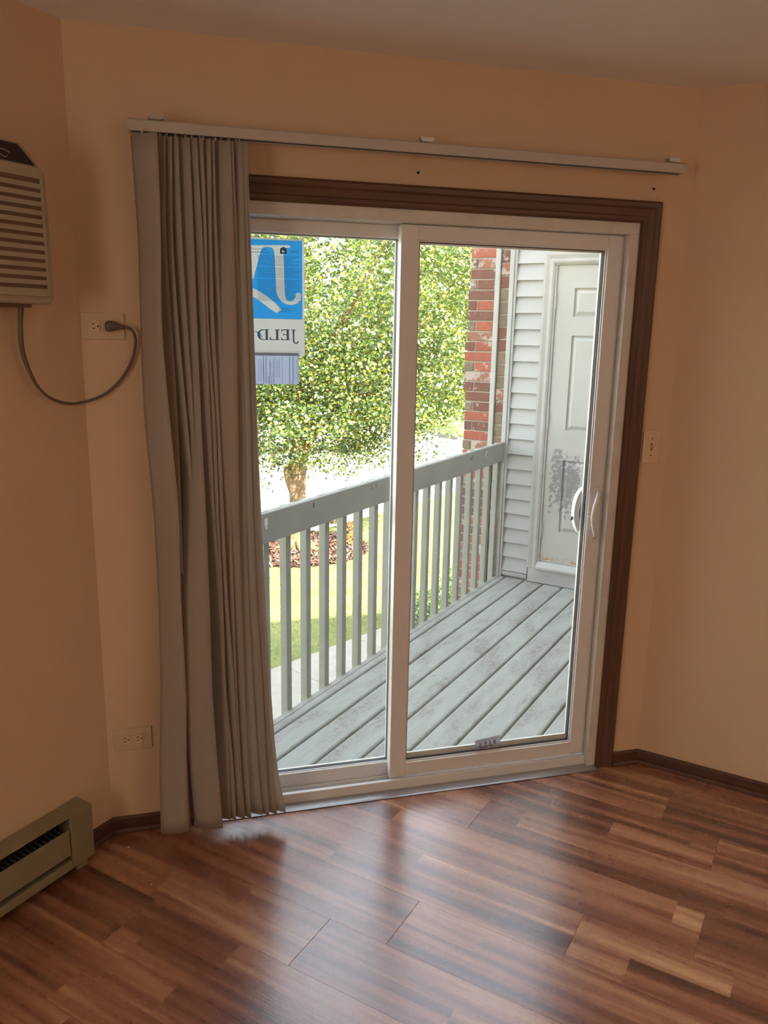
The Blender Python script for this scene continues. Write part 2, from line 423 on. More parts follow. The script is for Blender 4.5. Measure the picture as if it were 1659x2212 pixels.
# floor: slab + laminate planks laid at 45 degrees to the door
def clip(poly, P):
    """Sutherland-Hodgman against the convex room polygon (clockwise)"""
    out = poly
    for i in range(len(P)):
        a, b = Vector(P[i]), Vector(P[(i+1) % len(P)]); e = b-a; nrm = Vector((e.y, -e.x))
        src, out = out, []
        for k in range(len(src)):
            p, q = Vector(src[k]), Vector(src[(k+1) % len(src)])
            dp, dq = (p-a).dot(nrm), (q-a).dot(nrm)
            if dp >= 0: out.append(tuple(p))
            if dp*dq < 0: out.append(tuple(p + (q-p)*(dp/(dp-dq))))
        if len(out) < 3: return []
    return out
floor = tag(MB().prism([tuple(p) for p in OUT], lambda x, y: (x, y, -.20), lambda x, y: (x, y, -.008)).build('floor', M['black']),
            'reddish brown wood laminate floor', 'floor', kind='structure')
INN = offset(POLY, -.003)
INN = [tuple(p) for p in INN]
PL = 1.295
starts = {0: -.26, 1: -.79, 2: .20, 3: -.235, 4: -.42, 5: -.904, -1: .488, -2: .298, -3: -.35}
nplank = 0
for k in range(-10, 36):
    a1 = -.425-.2*k; a0 = a1-.2
    b0 = starts.get(k, ((k*k*.37+k*.61) % 1.0)*PL)
    j0 = int(math.floor((-4.5-b0)/PL))
    for j in range(j0, j0+9):
        bl_, br_ = b0+j*PL, b0+(j+1)*PL
        g = .0002
        rect = [AB(a, b).to_2d() for a, b in ((a0+g, bl_+g), (a1-g, bl_+g), (a1-g, br_-g), (a0+g, br_-g))]
        c = clip([tuple(p) for p in rect], INN)
        if not c: continue
        ctr = AB((a0+a1)/2, (bl_+br_)/2, 0)
        loc = []
        for x, y in c:
            d = Vector((x, y))-ctr.to_2d(); loc.append(((d.x-d.y)/S2, (d.x+d.y)/S2))
        area_ = abs(sum(loc[i][0]*loc[(i+1) % len(loc)][1]-loc[(i+1) % len(loc)][0]*loc[i][1] for i in range(len(loc))))/2
        if area_ < .0008: continue
        cx = sum(p[0] for p in loc)/len(loc); cy = sum(p[1] for p in loc)/len(loc)
        n = len(loc); me = bpy.data.meshes.new('floor_plank')
        def sh(p, s): 
            d = Vector((p[0]-cx, p[1]-cy)); l = d.length
            return (p[0]-d.x/l*s, p[1]-d.y/l*s)
        vs_ = [(*p, -.008) for p in loc] + [(*p, -.0005) for p in loc] + [(*sh(p, .0007), 0) for p in loc]
        fs = [tuple(range(2*n, 3*n)), tuple(range(n-1, -1, -1))] + [(r*n+i, r*n+(i+1) % n, (r+1)*n+(i+1) % n, (r+1)*n+i) for r in (0, 1) for i in range(n)]
        me.from_pydata(vs_, [], fs)
        bm = bmesh.new(); bm.from_mesh(me); bmesh.ops.recalc_face_normals(bm, faces=bm.faces); bm.to_mesh(me); bm.free()
        me.materials.append(M['floor'])
        inst('floor_plank', me, ctr, -math.pi/4, floor); nplank += 1

# baseboards (board and shoe moulding)
def baseboard(name, p0, p1, nrm, label):
    p0, p1, nrm = Vector(p0), Vector(p1), Vector(nrm)
    prof = [(0, .0005), (.0105, .0005), (.0105, .047), (.006, .053), (0, .053)]
    shoe = [(.0105, .0005), (.023, .0005), (.022, .009), (.018, .015), (.0105, .017)]
    e = empty(name, (*p0, 0), label, 'baseboard', kind='structure')
    for nm, pr in (('board', prof), ('shoe_moulding', shoe)):
        MB().prism(pr, lambda u, z: (*(p0+nrm*u), z), lambda u, z: (*(p1+nrm*u), z)).build(nm, M['trim_d'], e, bevel=.0012)
d45 = Vector((1, 1))/S2; n45 = Vector((1, -1))/S2
t = .0097
baseboard('baseboard_front_left', (CL[0], 0), (-1.596, 0), (0, -1), 'short brown baseboard between left corner and blind')
baseboard('baseboard_front_right', (.068, 0), (CR[0], 0), (0, -1), 'short brown baseboard right of the door casing')
baseboard('baseboard_left', Vector(CL)-d45*.132, Vector(CL), n45, 'brown baseboard between heater and left corner')
baseboard('baseboard_right', Vector(CR), Vector(CR)+n45*2.40, -d45, 'brown baseboard along the right angled wall')
baseboard('baseboard_right_side', (1.8857, -1.7), (1.8857, -5.6), (-1, 0), 'brown baseboard along the right side wall')
baseboard('baseboard_left_side', (-3.4877, -5.6), (-3.4877, -1.7), (1, 0), 'brown baseboard along the left side wall')

# door casing with mitred corners
tr = empty('trim_1', (-.79, 0, 0), 'dark brown woodgrain casing around the sliding door', 'door casing', kind='structure')
prof = [(0, 0), (0, .011), (.006, .014), (.016, .0145), (.020, .011), (.040, .014), (.047, .0185), (.060, .0195), (.067, .016), (.067, 0)]
MB().prism(prof, lambda u, d: (DX0-u, -d, DZ+u), lambda u, d: (DX1+u, -d, DZ+u)).build('casing_head', M['trim_x'], tr)
MB().prism(prof, lambda u, d: (DX1+u, -d, 0.001), lambda u, d: (DX1+u, -d, DZ+u)).build('casing_upright', M['trim_z'], tr)
MB().prism(prof, lambda u, d: (DX0-u, -d, 0.001), lambda u, d: (DX0-u, -d, DZ+u)).build('casing_upright', M['trim_z'], tr)

# ================================================================== SLIDING DOOR
door = empty('door_1', (-.79, .06, 0), 'white vinyl sliding patio door with two glass panels', 'sliding door', kind='structure')
fr = MB()
fr.box(DX0+.001, .0, 1.976, DX1-.001, .13, DZ-.001)      # head
fr.box(DX0+.001, .0, .0, DX0+.036, .13, 1.976)           # left jamb
fr.box(DX1-.036, .0, .0, DX1-.001, .13, 1.976)           # right jamb
fr.build('door_frame', M['vinyl_jamb'], door, bevel=.0015)
sill = MB()
sill.box(DX0+.036, .014, 0, DX1-.036, .030, .043); sill.box(DX0+.036, .030, 0, DX1-.036, .13, .012)
sill.box(DX0+.036, .068, .012, DX1-.036, .074, .034); sill.box(DX0+.036, .046, .012, DX1-.036, .050, .030)
sill.build('sill', M['vinyl'], door, bevel=.001)
th = MB().prism([(-.030, .0012), (-.030, .0030), (-.024, .0055), (.0, .0085), (.0, .0012)], lambda y, z: (DX0+.002, y, z), lambda y, z: (DX1-.002, y, z))
thp = MB().box(DX0+.036, .0, .0, DX1-.036, .0139, .0085)
thp.build('threshold_plate', M['alu'], door)
thr = th.build('threshold', M['alu'], door, bevel=.0006)
for i in range(9):
    x = DX0+.10+i*.172
    MB().tube([(x, -.0145, .0055), (x, -.0148, .0082)], .0035, 10).build('screw', M['steel'], thr)

def panel(name, x0, x1, z0, z1, y0, y1, st, sr, tp, bt, yg, bs=1.0):
    e = empty(name, ((x0+x1)/2, (y0+y1)/2, z0), parent=door)
    fm = MB()
    fm.box(x0, y0, z0, x0+st, y1, z1); fm.box(x1-sr, y0, z0, x1, y1, z1)
    fm.box(x0+st, y0, z1-tp, x1-sr, y1, z1); fm.box(x0+st, y0, z0, x1-sr, y1, z0+bt)
    # thin moulded line on the faces of the stiles
    fm.build('panel_frame', M['vinyl'], e, bevel=.0018)
    gx0, gx1, gz0, gz1 = x0+st, x1-sr, z0+bt, z1-tp
    for nm, off, ya, yb, mt in (('glazing_bead', .0045, yg-.010, yg-.005, 'vinyl'), ('glazing_bead', .007, yg-.004, yg+.004, 'dark_rubber'), ('glazing_bead', .012, yg+.006, yg+.015, 'vinyl_jamb')):
        q = MB(); off *= bs
        q.box(gx0, ya, gz0, gx0+off, yb, gz1); q.box(gx1-off, ya, gz0, gx1, yb, gz1)
        q.box(gx0+off, ya, gz0, gx1-off, yb, gz0+off*(2.2 if off > .0115 else 1)); q.box(gx0+off, ya, gz1-off, gx1-off, yb, gz1)
        q.build(nm, M[mt], e)
    box('glass_pane', M['glass'], gx0+.0012, yg-.0015, gz0+.0012, gx1-.0012, yg+.0015, gz1-.0012, e)
    return e
slide = panel('sliding_panel', -.8235, -.037, .044, 1.974, .032, .066, .0585, .059, .045, .054, .050)
fixed = panel('fixed_panel', DX0+.037, -.772, .014, 1.9755, .078, .114, .050, .044, .039, .070, .097, .5)
# raised line on the sliding panel's stile and rail
ln = MB(); ln.box(-.0445, .0305, .06, -.0425, .0325, 1.96); ln.box(-.80, .0305, .0535, -.05, .0325, .0555)
ln.build('face_bead', M['vinyl'], slide)
# interior pull and exterior pull
hp = MB().prism([(-.078, .912), (-.049, .908), (-.047, .915), (-.049, 1.108), (-.052, 1.114), (-.077, 1.111), (-.081, 1.105), (-.081, .918)], lambda x, z: (x, .0315, z), lambda x, z: (x, .0275, z))
hnd = hp.build('inside_handle', M['handle'], slide, bevel=.0015)
path = []
for i in range(17):
    q = i/16; z = 1.097-q*.177; s_ = math.sin(math.pi*q)
    path.append((-.064-.030*s_**1.3, .027-.030*s_**.7, z))
MB().tube(path, [.0075]*17, 10, flat=.8).build('pull_bar', M['handle'], hnd, smooth=True)
MB().tube([(-.092, .028, 1.005), (-.100, .012, 1.005), (-.104, .006, 1.006)], .0035, 8).build('lock_lever', M['handle'], hnd, smooth=True)
oh = MB()
arc = []
for i in range(21):
    q = math.pi*i/20; arc.append((-.092-.040*math.sin(q), 1.012+.088*math.cos(q)))
inner = []
for i in range(21):
    q = math.pi*(20-i)/20; inner.append((-.090-.021*math.sin(q), 1.005+.047*math.cos(q)))
oh.prism(arc+[(-.090, .924), (-.090, .958)]+inner+[(-.090, 1.052), (-.090, 1.10)], lambda x, z: (x, .0665, z), lambda x, z: (x, .090, z))
ohn = oh.build('outside_handle', M['handle'], slide, bevel=.002)
MB().prism([(x-.0, z) for x, z in inner]+[(-.089, 1.052)], lambda x, z: (x, .067, z), lambda x, z: (x, .071, z)).build('finger_well', M['dark_rubber'], ohn)
MB().tube([(-.131, .078, .992), (-.137, .078, .978)], .004, 8).build('lock_lever', M['dark_rubber'], ohn)

# ---- papers on the fixed glass
YP = .0925
ps = empty('paper_sign', (-1.23, YP, 1.5625), 'white and blue printed sheet reading JELD in mirror writing, on the left glass', 'sign')
POSTER = {
  'upper': [(-1.2861, 1.896), (-1.1658, 1.901), (-1.1658, 1.8934), (-1.1835, 1.8927), (-1.1876, 1.8806), (-1.1865, 1.865), (-1.1849, 1.7973), (-1.1834, 1.7517), (-1.1795, 1.7369), (-1.1688, 1.7314), (-1.1568, 1.7352), (-1.15, 1.7458), (-1.149, 1.7538), (-1.1423, 1.7584), (-1.1351, 1.7572), (-1.1315, 1.7509), (-1.134, 1.737), (-1.1449, 1.7263), (-1.1617, 1.7206), (-1.1784, 1.722), (-1.195, 1.7308), (-1.2067, 1.7465), (-1.2112, 1.7623), (-1.2129, 1.819), (-1.2151, 1.8728), (-1.2191, 1.8883), (-1.2248, 1.892), (-1.2353, 1.8933), (-1.2492, 1.891), (-1.2551, 1.8845), (-1.2612, 1.8665), (-1.2711, 1.8304), (-1.2814, 1.7964), (-1.2926, 1.7938), (-1.3019, 1.7935), (-1.2998, 1.8955)],
  'bar': [(-1.286, 1.8965), (-1.1662, 1.901), (-1.1658, 1.8934), (-1.2353, 1.8925), (-1.2492, 1.8903), (-1.2861, 1.8916)],
  'stem': [(-1.2352, 1.8965), (-1.2191, 1.8883), (-1.2151, 1.8728), (-1.2129, 1.819), (-1.2112, 1.7623), (-1.2067, 1.7465), (-1.195, 1.7308), (-1.1784, 1.722), (-1.1617, 1.7206), (-1.1449, 1.7263), (-1.134, 1.737), (-1.1315, 1.7509), (-1.1351, 1.7572), (-1.1423, 1.7584), (-1.149, 1.7538), (-1.15, 1.7458), (-1.1568, 1.7352), (-1.1688, 1.7314), (-1.1795, 1.7369), (-1.1834, 1.7517), (-1.1849, 1.7973), (-1.1865, 1.865), (-1.1876, 1.8806), (-1.1839, 1.8946), (-1.1885, 1.8996)],
  'left': [(-1.2861, 1.896), (-1.2492, 1.8948), (-1.2551, 1.8845), (-1.2612, 1.8665), (-1.2711, 1.8304), (-1.2814, 1.7964), (-1.288, 1.7939)],
  'diag': [(-1.2838, 1.7688), (-1.2607, 1.7586), (-1.2374, 1.7433), (-1.214, 1.7257), (-1.1941, 1.7043), (-1.1977, 1.7019), (-1.2109, 1.6951), (-1.2309, 1.7069), (-1.2518, 1.7224), (-1.2704, 1.7356), (-1.2843, 1.7432)],
  'leaf': [(-1.2827, 1.6378), (-1.2709, 1.6373), (-1.2616, 1.63), (-1.2553, 1.6197), (-1.2617, 1.6207), (-1.2687, 1.6276), (-1.2745, 1.6344)],
  'J': [(-1.1647, 1.6452), (-1.149, 1.645), (-1.149, 1.6427), (-1.1546, 1.6421), (-1.1552, 1.6177), (-1.1541, 1.6059), (-1.1485, 1.6029), (-1.1461, 1.6084), (-1.1412, 1.608), (-1.1425, 1.6025), (-1.1481, 1.6001), (-1.1553, 1.6012), (-1.1597, 1.6082), (-1.1604, 1.642), (-1.1647, 1.6424)],
  'E': [(-1.1964, 1.6451), (-1.1695, 1.6451), (-1.1695, 1.6428), (-1.1724, 1.6422), (-1.1722, 1.6139), (-1.1686, 1.6128), (-1.1686, 1.6118), (-1.1968, 1.6114), (-1.1976, 1.6194), (-1.1957, 1.6194), (-1.1926, 1.6143), (-1.1799, 1.6142), (-1.1798, 1.6274), (-1.1877, 1.6273), (-1.1894, 1.6242), (-1.1906, 1.6242), (-1.1905, 1.6331), (-1.1893, 1.6331), (-1.1877, 1.6298), (-1.1797, 1.63), (-1.1796, 1.6421), (-1.1912, 1.6419), (-1.1948, 1.637), (-1.1962, 1.6369)],
  'L': [(-1.2162, 1.6447), (-1.2007, 1.6448), (-1.2007, 1.6425), (-1.2055, 1.6417), (-1.2056, 1.6139), (-1.2015, 1.6125), (-1.2016, 1.6113), (-1.2334, 1.6114), (-1.2332, 1.6212), (-1.2311, 1.6212), (-1.2274, 1.6142), (-1.2135, 1.614), (-1.2132, 1.6415), (-1.2163, 1.6422)],
  'D': [(-1.2723, 1.6275), (-1.2697, 1.6368), (-1.2614, 1.6435), (-1.2353, 1.6449), (-1.2353, 1.6425), (-1.2389, 1.6416), (-1.2388, 1.6134), (-1.2357, 1.6125), (-1.2357, 1.6113), (-1.2595, 1.6114), (-1.2677, 1.616), (-1.2712, 1.6217)],
  'Dhole': [(-1.2652, 1.6276), (-1.2626, 1.6374), (-1.2555, 1.6413), (-1.2465, 1.6419), (-1.2464, 1.6135), (-1.2559, 1.6138), (-1.2629, 1.6184)],
  'house': [(-1.1976, 1.8892), (-1.1874, 1.8958), (-1.1769, 1.89), (-1.177, 1.875), (-1.1977, 1.8742)],
  'heart': [(-1.1922, 1.8849), (-1.1875, 1.8833), (-1.1828, 1.8853), (-1.1824, 1.8813), (-1.1871, 1.8771), (-1.1918, 1.8809)],
}
def flat(keys, name, mt, y, parent, extrude=.0003):
    q = MB()
    for k in keys: q.prism(POSTER[k], lambda x, z: (x, y, z), lambda x, z: (x, y-extrude, z))
    return q.build(name, mt, parent)
def holed(outer, holes, name, mt, y, parent):
    c = bpy.data.curves.new(name, 'CURVE'); c.dimensions = '2D'; c.fill_mode = 'BOTH'
    for pl in [outer]+holes:
        s_ = c.splines.new('POLY'); s_.points.add(len(pl)-1); s_.use_cyclic_u = True
        for i, (x, z) in enumerate(pl): s_.points[i].co = (x, z, 0, 1)
    o = bpy.data.objects.new(name, c); COL.objects.link(o)
    dg = bpy.context.evaluated_depsgraph_get(); me = bpy.data.meshes.new_from_object(o.evaluated_get(dg))
    bpy.data.objects.remove(o); me.materials.clear(); me.materials.append(mt)
    o = bpy.data.objects.new(name, me); o.location = Vector((0, y, 0))-wloc(parent); o.rotation_euler = (math.pi/2, 0, 0)
    sol = o.modifiers.new('thickness', 'SOLIDIFY'); sol.thickness = .0004
    return link(o, parent)
BLUE = [(-1.345, 1.677), (-1.1285, 1.677), (-1.1285, 1.9145), (-1.345, 1.9145)]
holed(BLUE, [POSTER['upper'], POSTER['diag']], 'blue_field', M['paper_blue'], YP, ps)
holed([(-1.345, 1.5625), (-1.1215, 1.5625), (-1.1215, 1.9195), (-1.345, 1.9195)], [BLUE, POSTER['leaf']], 'sheet', M['paper'], YP, ps)
holed(POSTER['upper'], [], 'white_letter', M['paper'], YP, ps); holed(POSTER['diag'], [], 'white_letter', M['paper'], YP, ps)
for k in 'JEL': flat([k], 'letter', M['ink_blue'], YP-.0006, ps)
holed(POSTER['D'], [POSTER['Dhole']], 'letter', M['ink_blue'], YP-.0006, ps)
holed(POSTER['leaf'], [], 'leaf_mark', M['paper_blue'], YP, ps)
holed(POSTER['house'], [POSTER['heart']], 'house_mark', M['ink_grey'], YP-.0008, ps)
def text(body, size, loc, mt, parent, name, rot=(math.pi/2, 0, 0), mirror=False, ext=.0002):
    c = bpy.data.curves.new(name, 'FONT'); c.body = body; c.size = size; c.extrude = ext
    o = bpy.data.objects.new(name, c); COL.objects.link(o)
    dg = bpy.context.evaluated_depsgraph_get(); me = bpy.data.meshes.new_from_object(o.evaluated_get(dg))
    bpy.data.objects.remove(o); me.materials.append(mt)
    o = bpy.data.objects.new(name, me)
    o.location = Vector(loc)-wloc(parent); o.rotation_euler = rot
    return link(o, parent)
text('Manufactured Product', .0072, (-1.3015, YP-.0024, 1.8835), M['ink_grey'], ps, 'heading')
rl = random.Random(3)
def print_lines(rows, x0, x1, y, name, mt, parent, h=.0013, vertical=False):
    q = MB()
    for r_ in rows:
        x = x0 + rl.random()*.004
        end = x1 - (rl.random()**3)*(x1-x0)*.25
        while x < end:
            w = .003+rl.random()*.008
            if vertical: q.box(r_-h/2, y-.0001, x, r_+h/2, y+.0001, min(x+w, end))
            else: q.box(x, y-.0001, r_-h/2, min(x+w, end), y+.0001, r_+h/2)
            x += w+.0012
    o = q.build(name, mt, parent); o['kind'] = 'stuff'; return o
rows = [1.8665-i*.00395 for i in range(35) if i not in (8, 17)]
print_lines(rows, -1.2700, -1.1335, YP-.0020, 'small_print', M['ink_light'], ps, .0011)['kind'] = 'stuff'
print_lines([1.8765], -1.2900, -1.2250, YP-.0020, 'small_print', M['ink_grey'], ps, .0016)
print_lines([1.8837, 1.8797], -1.1675, -1.1410, YP-.0020, 'small_print', M['ink_light'], ps, .0012)
print_lines([1.7092, 1.7045, 1.6995], -1.2070, -1.1640, YP-.0020, 'small_print', M['ink_light'], ps, .0011)
print_lines([1.5765, 1.5715], -1.30, -1.1240, YP-.0008, 'small_print', M['ink_light'], ps, .0006)

p2 = empty('paper_label', (-1.22, YP+.002, 1.473), 'pale lavender data sheet with sideways print, hanging below the blue sign', 'label')
MB().box(-1.345, YP+.0016, 1.4725, -1.1405, YP+.0023, 1.5725).build('sheet', M['paper_lav'], p2)
q = MB()
for x, w in ((-1.2538, .0008), (-1.2466, .0008), (-1.2190, .0004), (-1.1936, .0004), (-1.1706, .0008), (-1.1596, .0008), (-1.1437, .0005)):
    q.box(x-w, YP+.0012, 1.474, x+w, YP+.0014, 1.5605)
q.build('ruled_line', M['ink_label'], p2)
print_lines([-1.2345, -1.2315, -1.2235], 1.497, 1.552, YP+.0013, 'small_print', M['ink_label'], p2, .0012, True)
print_lines([-1.2140, -1.2110, -1.2060, -1.2030], 1.492, 1.555, YP+.0013, 'small_print', M['ink_label'], p2, .0008, True)
print_lines([-1.2700, -1.2660, -1.2620, -1.2580, -1.1560, -1.1490], 1.478, 1.558, YP+.0013, 'small_print', M['ink_label'], p2, .0007, True)
q = MB()
for a_, b_ in (((-1.2405, 1.4957), (-1.2231, 1.4957)), ((-1.2405, 1.4766), (-1.2231, 1.4766)), ((-1.2405, 1.4766), (-1.2405, 1.4957)), ((-1.2231, 1.4766), (-1.2231, 1.4957)),
               ((-1.237, 1.479), (-1.237, 1.493)), ((-1.237, 1.493), (-1.227, 1.488)), ((-1.227, 1.488), (-1.237, 1.482)), ((-1.233, 1.479), (-1.226, 1.484))):
    q.tube([(a_[0], YP+.0012, a_[1]), (b_[0], YP+.0012, b_[1])], .0006, 5)
q.build('boxed_mark', M['ink_label'], p2)

gl_ = empty('glass_sticker', (-.436, .047, .085), 'small crooked paper sticker low on the sliding glass', 'sticker')
def SK(u, v, d=0):   # u right 0..1, v up 0..1 on the crooked sticker
    A_, B_, C_, D_ = (-.481, .094), (-.382, .107), (-.388, .157), (-.489, .146)
    x = (A_[0]*(1-u)+B_[0]*u)*(1-v)+(D_[0]*(1-u)+C_[0]*u)*v; z = (A_[1]*(1-u)+B_[1]*u)*(1-v)+(D_[1]*(1-u)+C_[1]*u)*v
    return (x, .0478-d, z)
MB().prism([(0, 0), (1, 0), (1, 1), (0, 1)], lambda u, v: SK(u, v), lambda u, v: SK(u, v, .0004)).build('sheet', M['label_paper'], gl_)
def sq(poly, nm): MB().prism(poly, lambda u, v: SK(u, v, .0005), lambda u, v: SK(u, v, .0007)).build(nm, M['ink_label'], gl_)
sq([(.17, .22), (.34, .22), (.34, .34), (.23, .34), (.23, .72), (.17, .72)], 'printed_mark')
sq([(.37, .54), (.47, .54), (.47, .74), (.37, .74)], 'printed_mark'); sq([(.37, .24), (.47, .24), (.47, .44), (.37, .44)], 'printed_mark')
sq([(.57, .28), (.63, .28), (.63, .74), (.57, .74)], 'printed_mark')
sq([(.82, .78), (.76, .70), (.72, .55), (.74, .40), (.82, .33)], 'printed_mark')
sq([(.60, .22), (.70, .22), (.74, .30), (.66, .34)], 'printed_mark')
sq([(.08, .86), (.90, .86), (.90, .89), (.08, .89)], 'printed_rule'); sq([(.08, .79), (.90, .79), (.90, .81), (.08, .81)], 'printed_rule')

# ================================================================== VERTICAL BLIND
vb = empty('vertical_blind', (-1.44, -.07, .05), 'off-white vertical blind drawn to the left, long headrail above the door', 'blind')
hr = MB().prism([(-.090, 2.160), (-.090, 2.186), (-.084, 2.191), (-.052, 2.191), (-.046, 2.186), (-.046, 2.160), (-.058, 2.160), (-.058, 2.166), (-.078, 2.166), (-.078, 2.160)],
                lambda y, z: (-1.627, y, z), lambda y, z: (.092, y, z))
headrail = hr.build('headrail', M['rail_white'], vb)
MB().box(-1.62, -.0775, 2.1615, .085, -.0585, 2.166).build('track_slot', M['black'], headrail)
for x in (-1.554, -.784, .050):
    q = MB(); q.box(x-.016, -.088, 2.1915, x+.016, -.0005, 2.1935); q.box(x-.016, -.0025, 2.180, x+.016, -.0005, 2.206)
    q.box(x-.020, -.088, 2.1935, x+.020, -.062, 2.2035)
    q.build('bracket', M['steel'], vb)
VANES = [
   [(-1.5515, -0.1354, 2.133, 38), (-1.552, -0.14, 1.8989, 46), (-1.5625, -0.1421, 1.6538, 50), (-1.5505, -0.1382, 1.3961, 36), (-1.5339, -0.1399, 1.1242, 34), (-1.5394, -0.1418, 0.8385, 42), (-1.5341, -0.1402, 0.5347, 30), (-1.5426, -0.1392, 0.2966, 20), (-1.5428, -0.1342, 0.0866, 8)] ,
   [(-1.5286, -0.1025, 2.1414, 55), (-1.541, -0.1025, 1.9034, 55), (-1.5336, -0.1025, 1.6544, 55), (-1.5271, -0.1025, 1.3921, 55), (-1.527, -0.1025, 1.1156, 55), (-1.531, -0.1025, 0.8243, 55), (-1.5325, -0.1025, 0.5166, 55), (-1.5411, -0.1025, 0.2753, 55), (-1.5369, -0.1025, 0.0647, 55)] ,
   [(-1.5129, -0.1025, 2.1426, 55), (-1.5224, -0.1025, 1.9043, 55), (-1.5158, -0.1025, 1.6548, 55), (-1.5009, -0.1025, 1.3918, 55), (-1.488, -0.1025, 1.1141, 55), (-1.4854, -0.1025, 0.821, 55), (-1.487, -0.1025, 0.5118, 55), (-1.4918, -0.1025, 0.2688, 55), (-1.4926, -0.1025, 0.0577, 55)] ,
   [(-1.497, -0.1025, 2.1437, 55), (-1.4974, -0.1025, 1.9054, 55), (-1.4902, -0.1025, 1.6552, 55), (-1.4825, -0.1025, 1.3916, 55), (-1.4744, -0.1025, 1.1135, 55), (-1.4701, -0.1025, 0.8199, 55), (-1.4712, -0.1025, 0.5101, 55), (-1.4714, -0.1025, 0.266, 55), (-1.4658, -0.1025, 0.0535, 55)] ,
   [(-1.4664, -0.0998, 2.1465, 42), (-1.4648, -0.1009, 1.9071, 44), (-1.4632, -0.104, 1.6558, 46), (-1.4616, -0.1089, 1.3921, 44), (-1.4563, -0.1249, 1.1178, 34), (-1.4547, -0.1372, 0.8308, 20), (-1.4553, -0.1373, 0.5249, 12), (-1.4465, -0.1377, 0.2829, 10), (-1.4361, -0.1393, 0.0732, 12)] ,
   [(-1.4482, -0.1077, 2.1462, 58), (-1.4411, -0.1077, 1.9075, 58), (-1.4388, -0.1069, 1.6562, 56), (-1.4335, -0.1041, 1.3913, 50), (-1.4309, -0.1041, 1.1121, 50), (-1.4168, -0.102, 0.8159, 46), (-1.412, -0.1009, 0.5031, 44), (-1.4078, -0.0998, 0.256, 42), (-1.407, -0.0986, 0.0418, 40)] ,
   [(-1.4322, -0.1085, 2.1472, 60), (-1.4285, -0.1085, 1.908, 60), (-1.4336, -0.1065, 1.6563, 55), (-1.4189, -0.1041, 1.3912, 50), (-1.4186, -0.1051, 1.1118, 52), (-1.4128, -0.1069, 0.8173, 56), (-1.4123, -0.1069, 0.5059, 56), (-1.3932, -0.1031, 0.2559, 48), (-1.3906, -0.1031, 0.0422, 48)] ,
   [(-1.4113, -0.1093, 2.1486, 62), (-1.4158, -0.1085, 1.9086, 60), (-1.4169, -0.11, 1.6567, 64), (-1.4085, -0.1093, 1.3917, 62), (-1.4037, -0.1085, 1.112, 60), (-1.3987, -0.1077, 0.8166, 58), (-1.3832, -0.1065, 0.5026, 55), (-1.3768, -0.1031, 0.2537, 48), (-1.3632, -0.1031, 0.0379, 48)] ,
   [(-1.401, -0.1045, 2.1503, 60), (-1.4016, -0.1045, 1.9097, 60), (-1.3957, -0.1045, 1.6571, 60), (-1.3867, -0.1045, 1.3909, 60), (-1.38, -0.1045, 1.1102, 60), (-1.3801, -0.1045, 0.8141, 60), (-1.3772, -0.1045, 0.5011, 60), (-1.3709, -0.1045, 0.2538, 60), (-1.3603, -0.1045, 0.0384, 60)] ,
   [(-1.3587, -0.1066, 2.153, 40), (-1.3544, -0.1074, 1.9116, 38), (-1.3518, -0.1145, 1.6579, 26), (-1.3539, -0.1167, 1.3919, 22), (-1.3583, -0.1102, 1.1106, 30), (-1.3559, -0.1048, 0.8124, 42), (-1.3523, -0.1041, 0.4982, 50), (-1.3485, -0.1065, 0.2519, 55), (-1.3407, -0.1077, 0.0374, 58)] ,
   [(-1.351, -0.1045, 2.154, 55), (-1.345, -0.1031, 1.9125, 52), (-1.3427, -0.1011, 1.6581, 48), (-1.3348, -0.0989, 1.3898, 44), (-1.3364, -0.0978, 1.1069, 42), (-1.3337, -0.0966, 0.808, 40), (-1.3235, -0.0954, 0.491, 38), (-1.3146, -0.0978, 0.2424, 42), (-1.2981, -0.0978, 0.0242, 42)] ,
   [(-1.3243, -0.102, 2.1565, 46), (-1.3229, -0.102, 1.9137, 46), (-1.319, -0.1031, 1.6586, 48), (-1.3175, -0.1041, 1.3902, 50), (-1.316, -0.1051, 1.1077, 52), (-1.3085, -0.1051, 0.8091, 52), (-1.2948, -0.106, 0.493, 54), (-1.2881, -0.1065, 0.2439, 55), (-1.2789, -0.1065, 0.0269, 55)] ,
   [(-1.3162, -0.1107, 2.1553, 66), (-1.3134, -0.1107, 1.9132, 66), (-1.3078, -0.1113, 1.6588, 68), (-1.3047, -0.1118, 1.3909, 70), (-1.3027, -0.1118, 1.1087, 70), (-1.2948, -0.1113, 0.8102, 68), (-1.2817, -0.1093, 0.4931, 62), (-1.2683, -0.1065, 0.2412, 55), (-1.2521, -0.1041, 0.0211, 50)] ,
   [(-1.3133, -0.1128, 2.1551, 74), (-1.3084, -0.1128, 1.9132, 74), (-1.304, -0.1128, 1.6588, 74), (-1.2993, -0.1132, 1.391, 76), (-1.2923, -0.1132, 1.1086, 76), (-1.2827, -0.1132, 0.81, 76), (-1.2694, -0.1118, 0.493, 70), (-1.2547, -0.1085, 0.2406, 60), (-1.217, -0.0998, 0.0128, 42)] ,
]

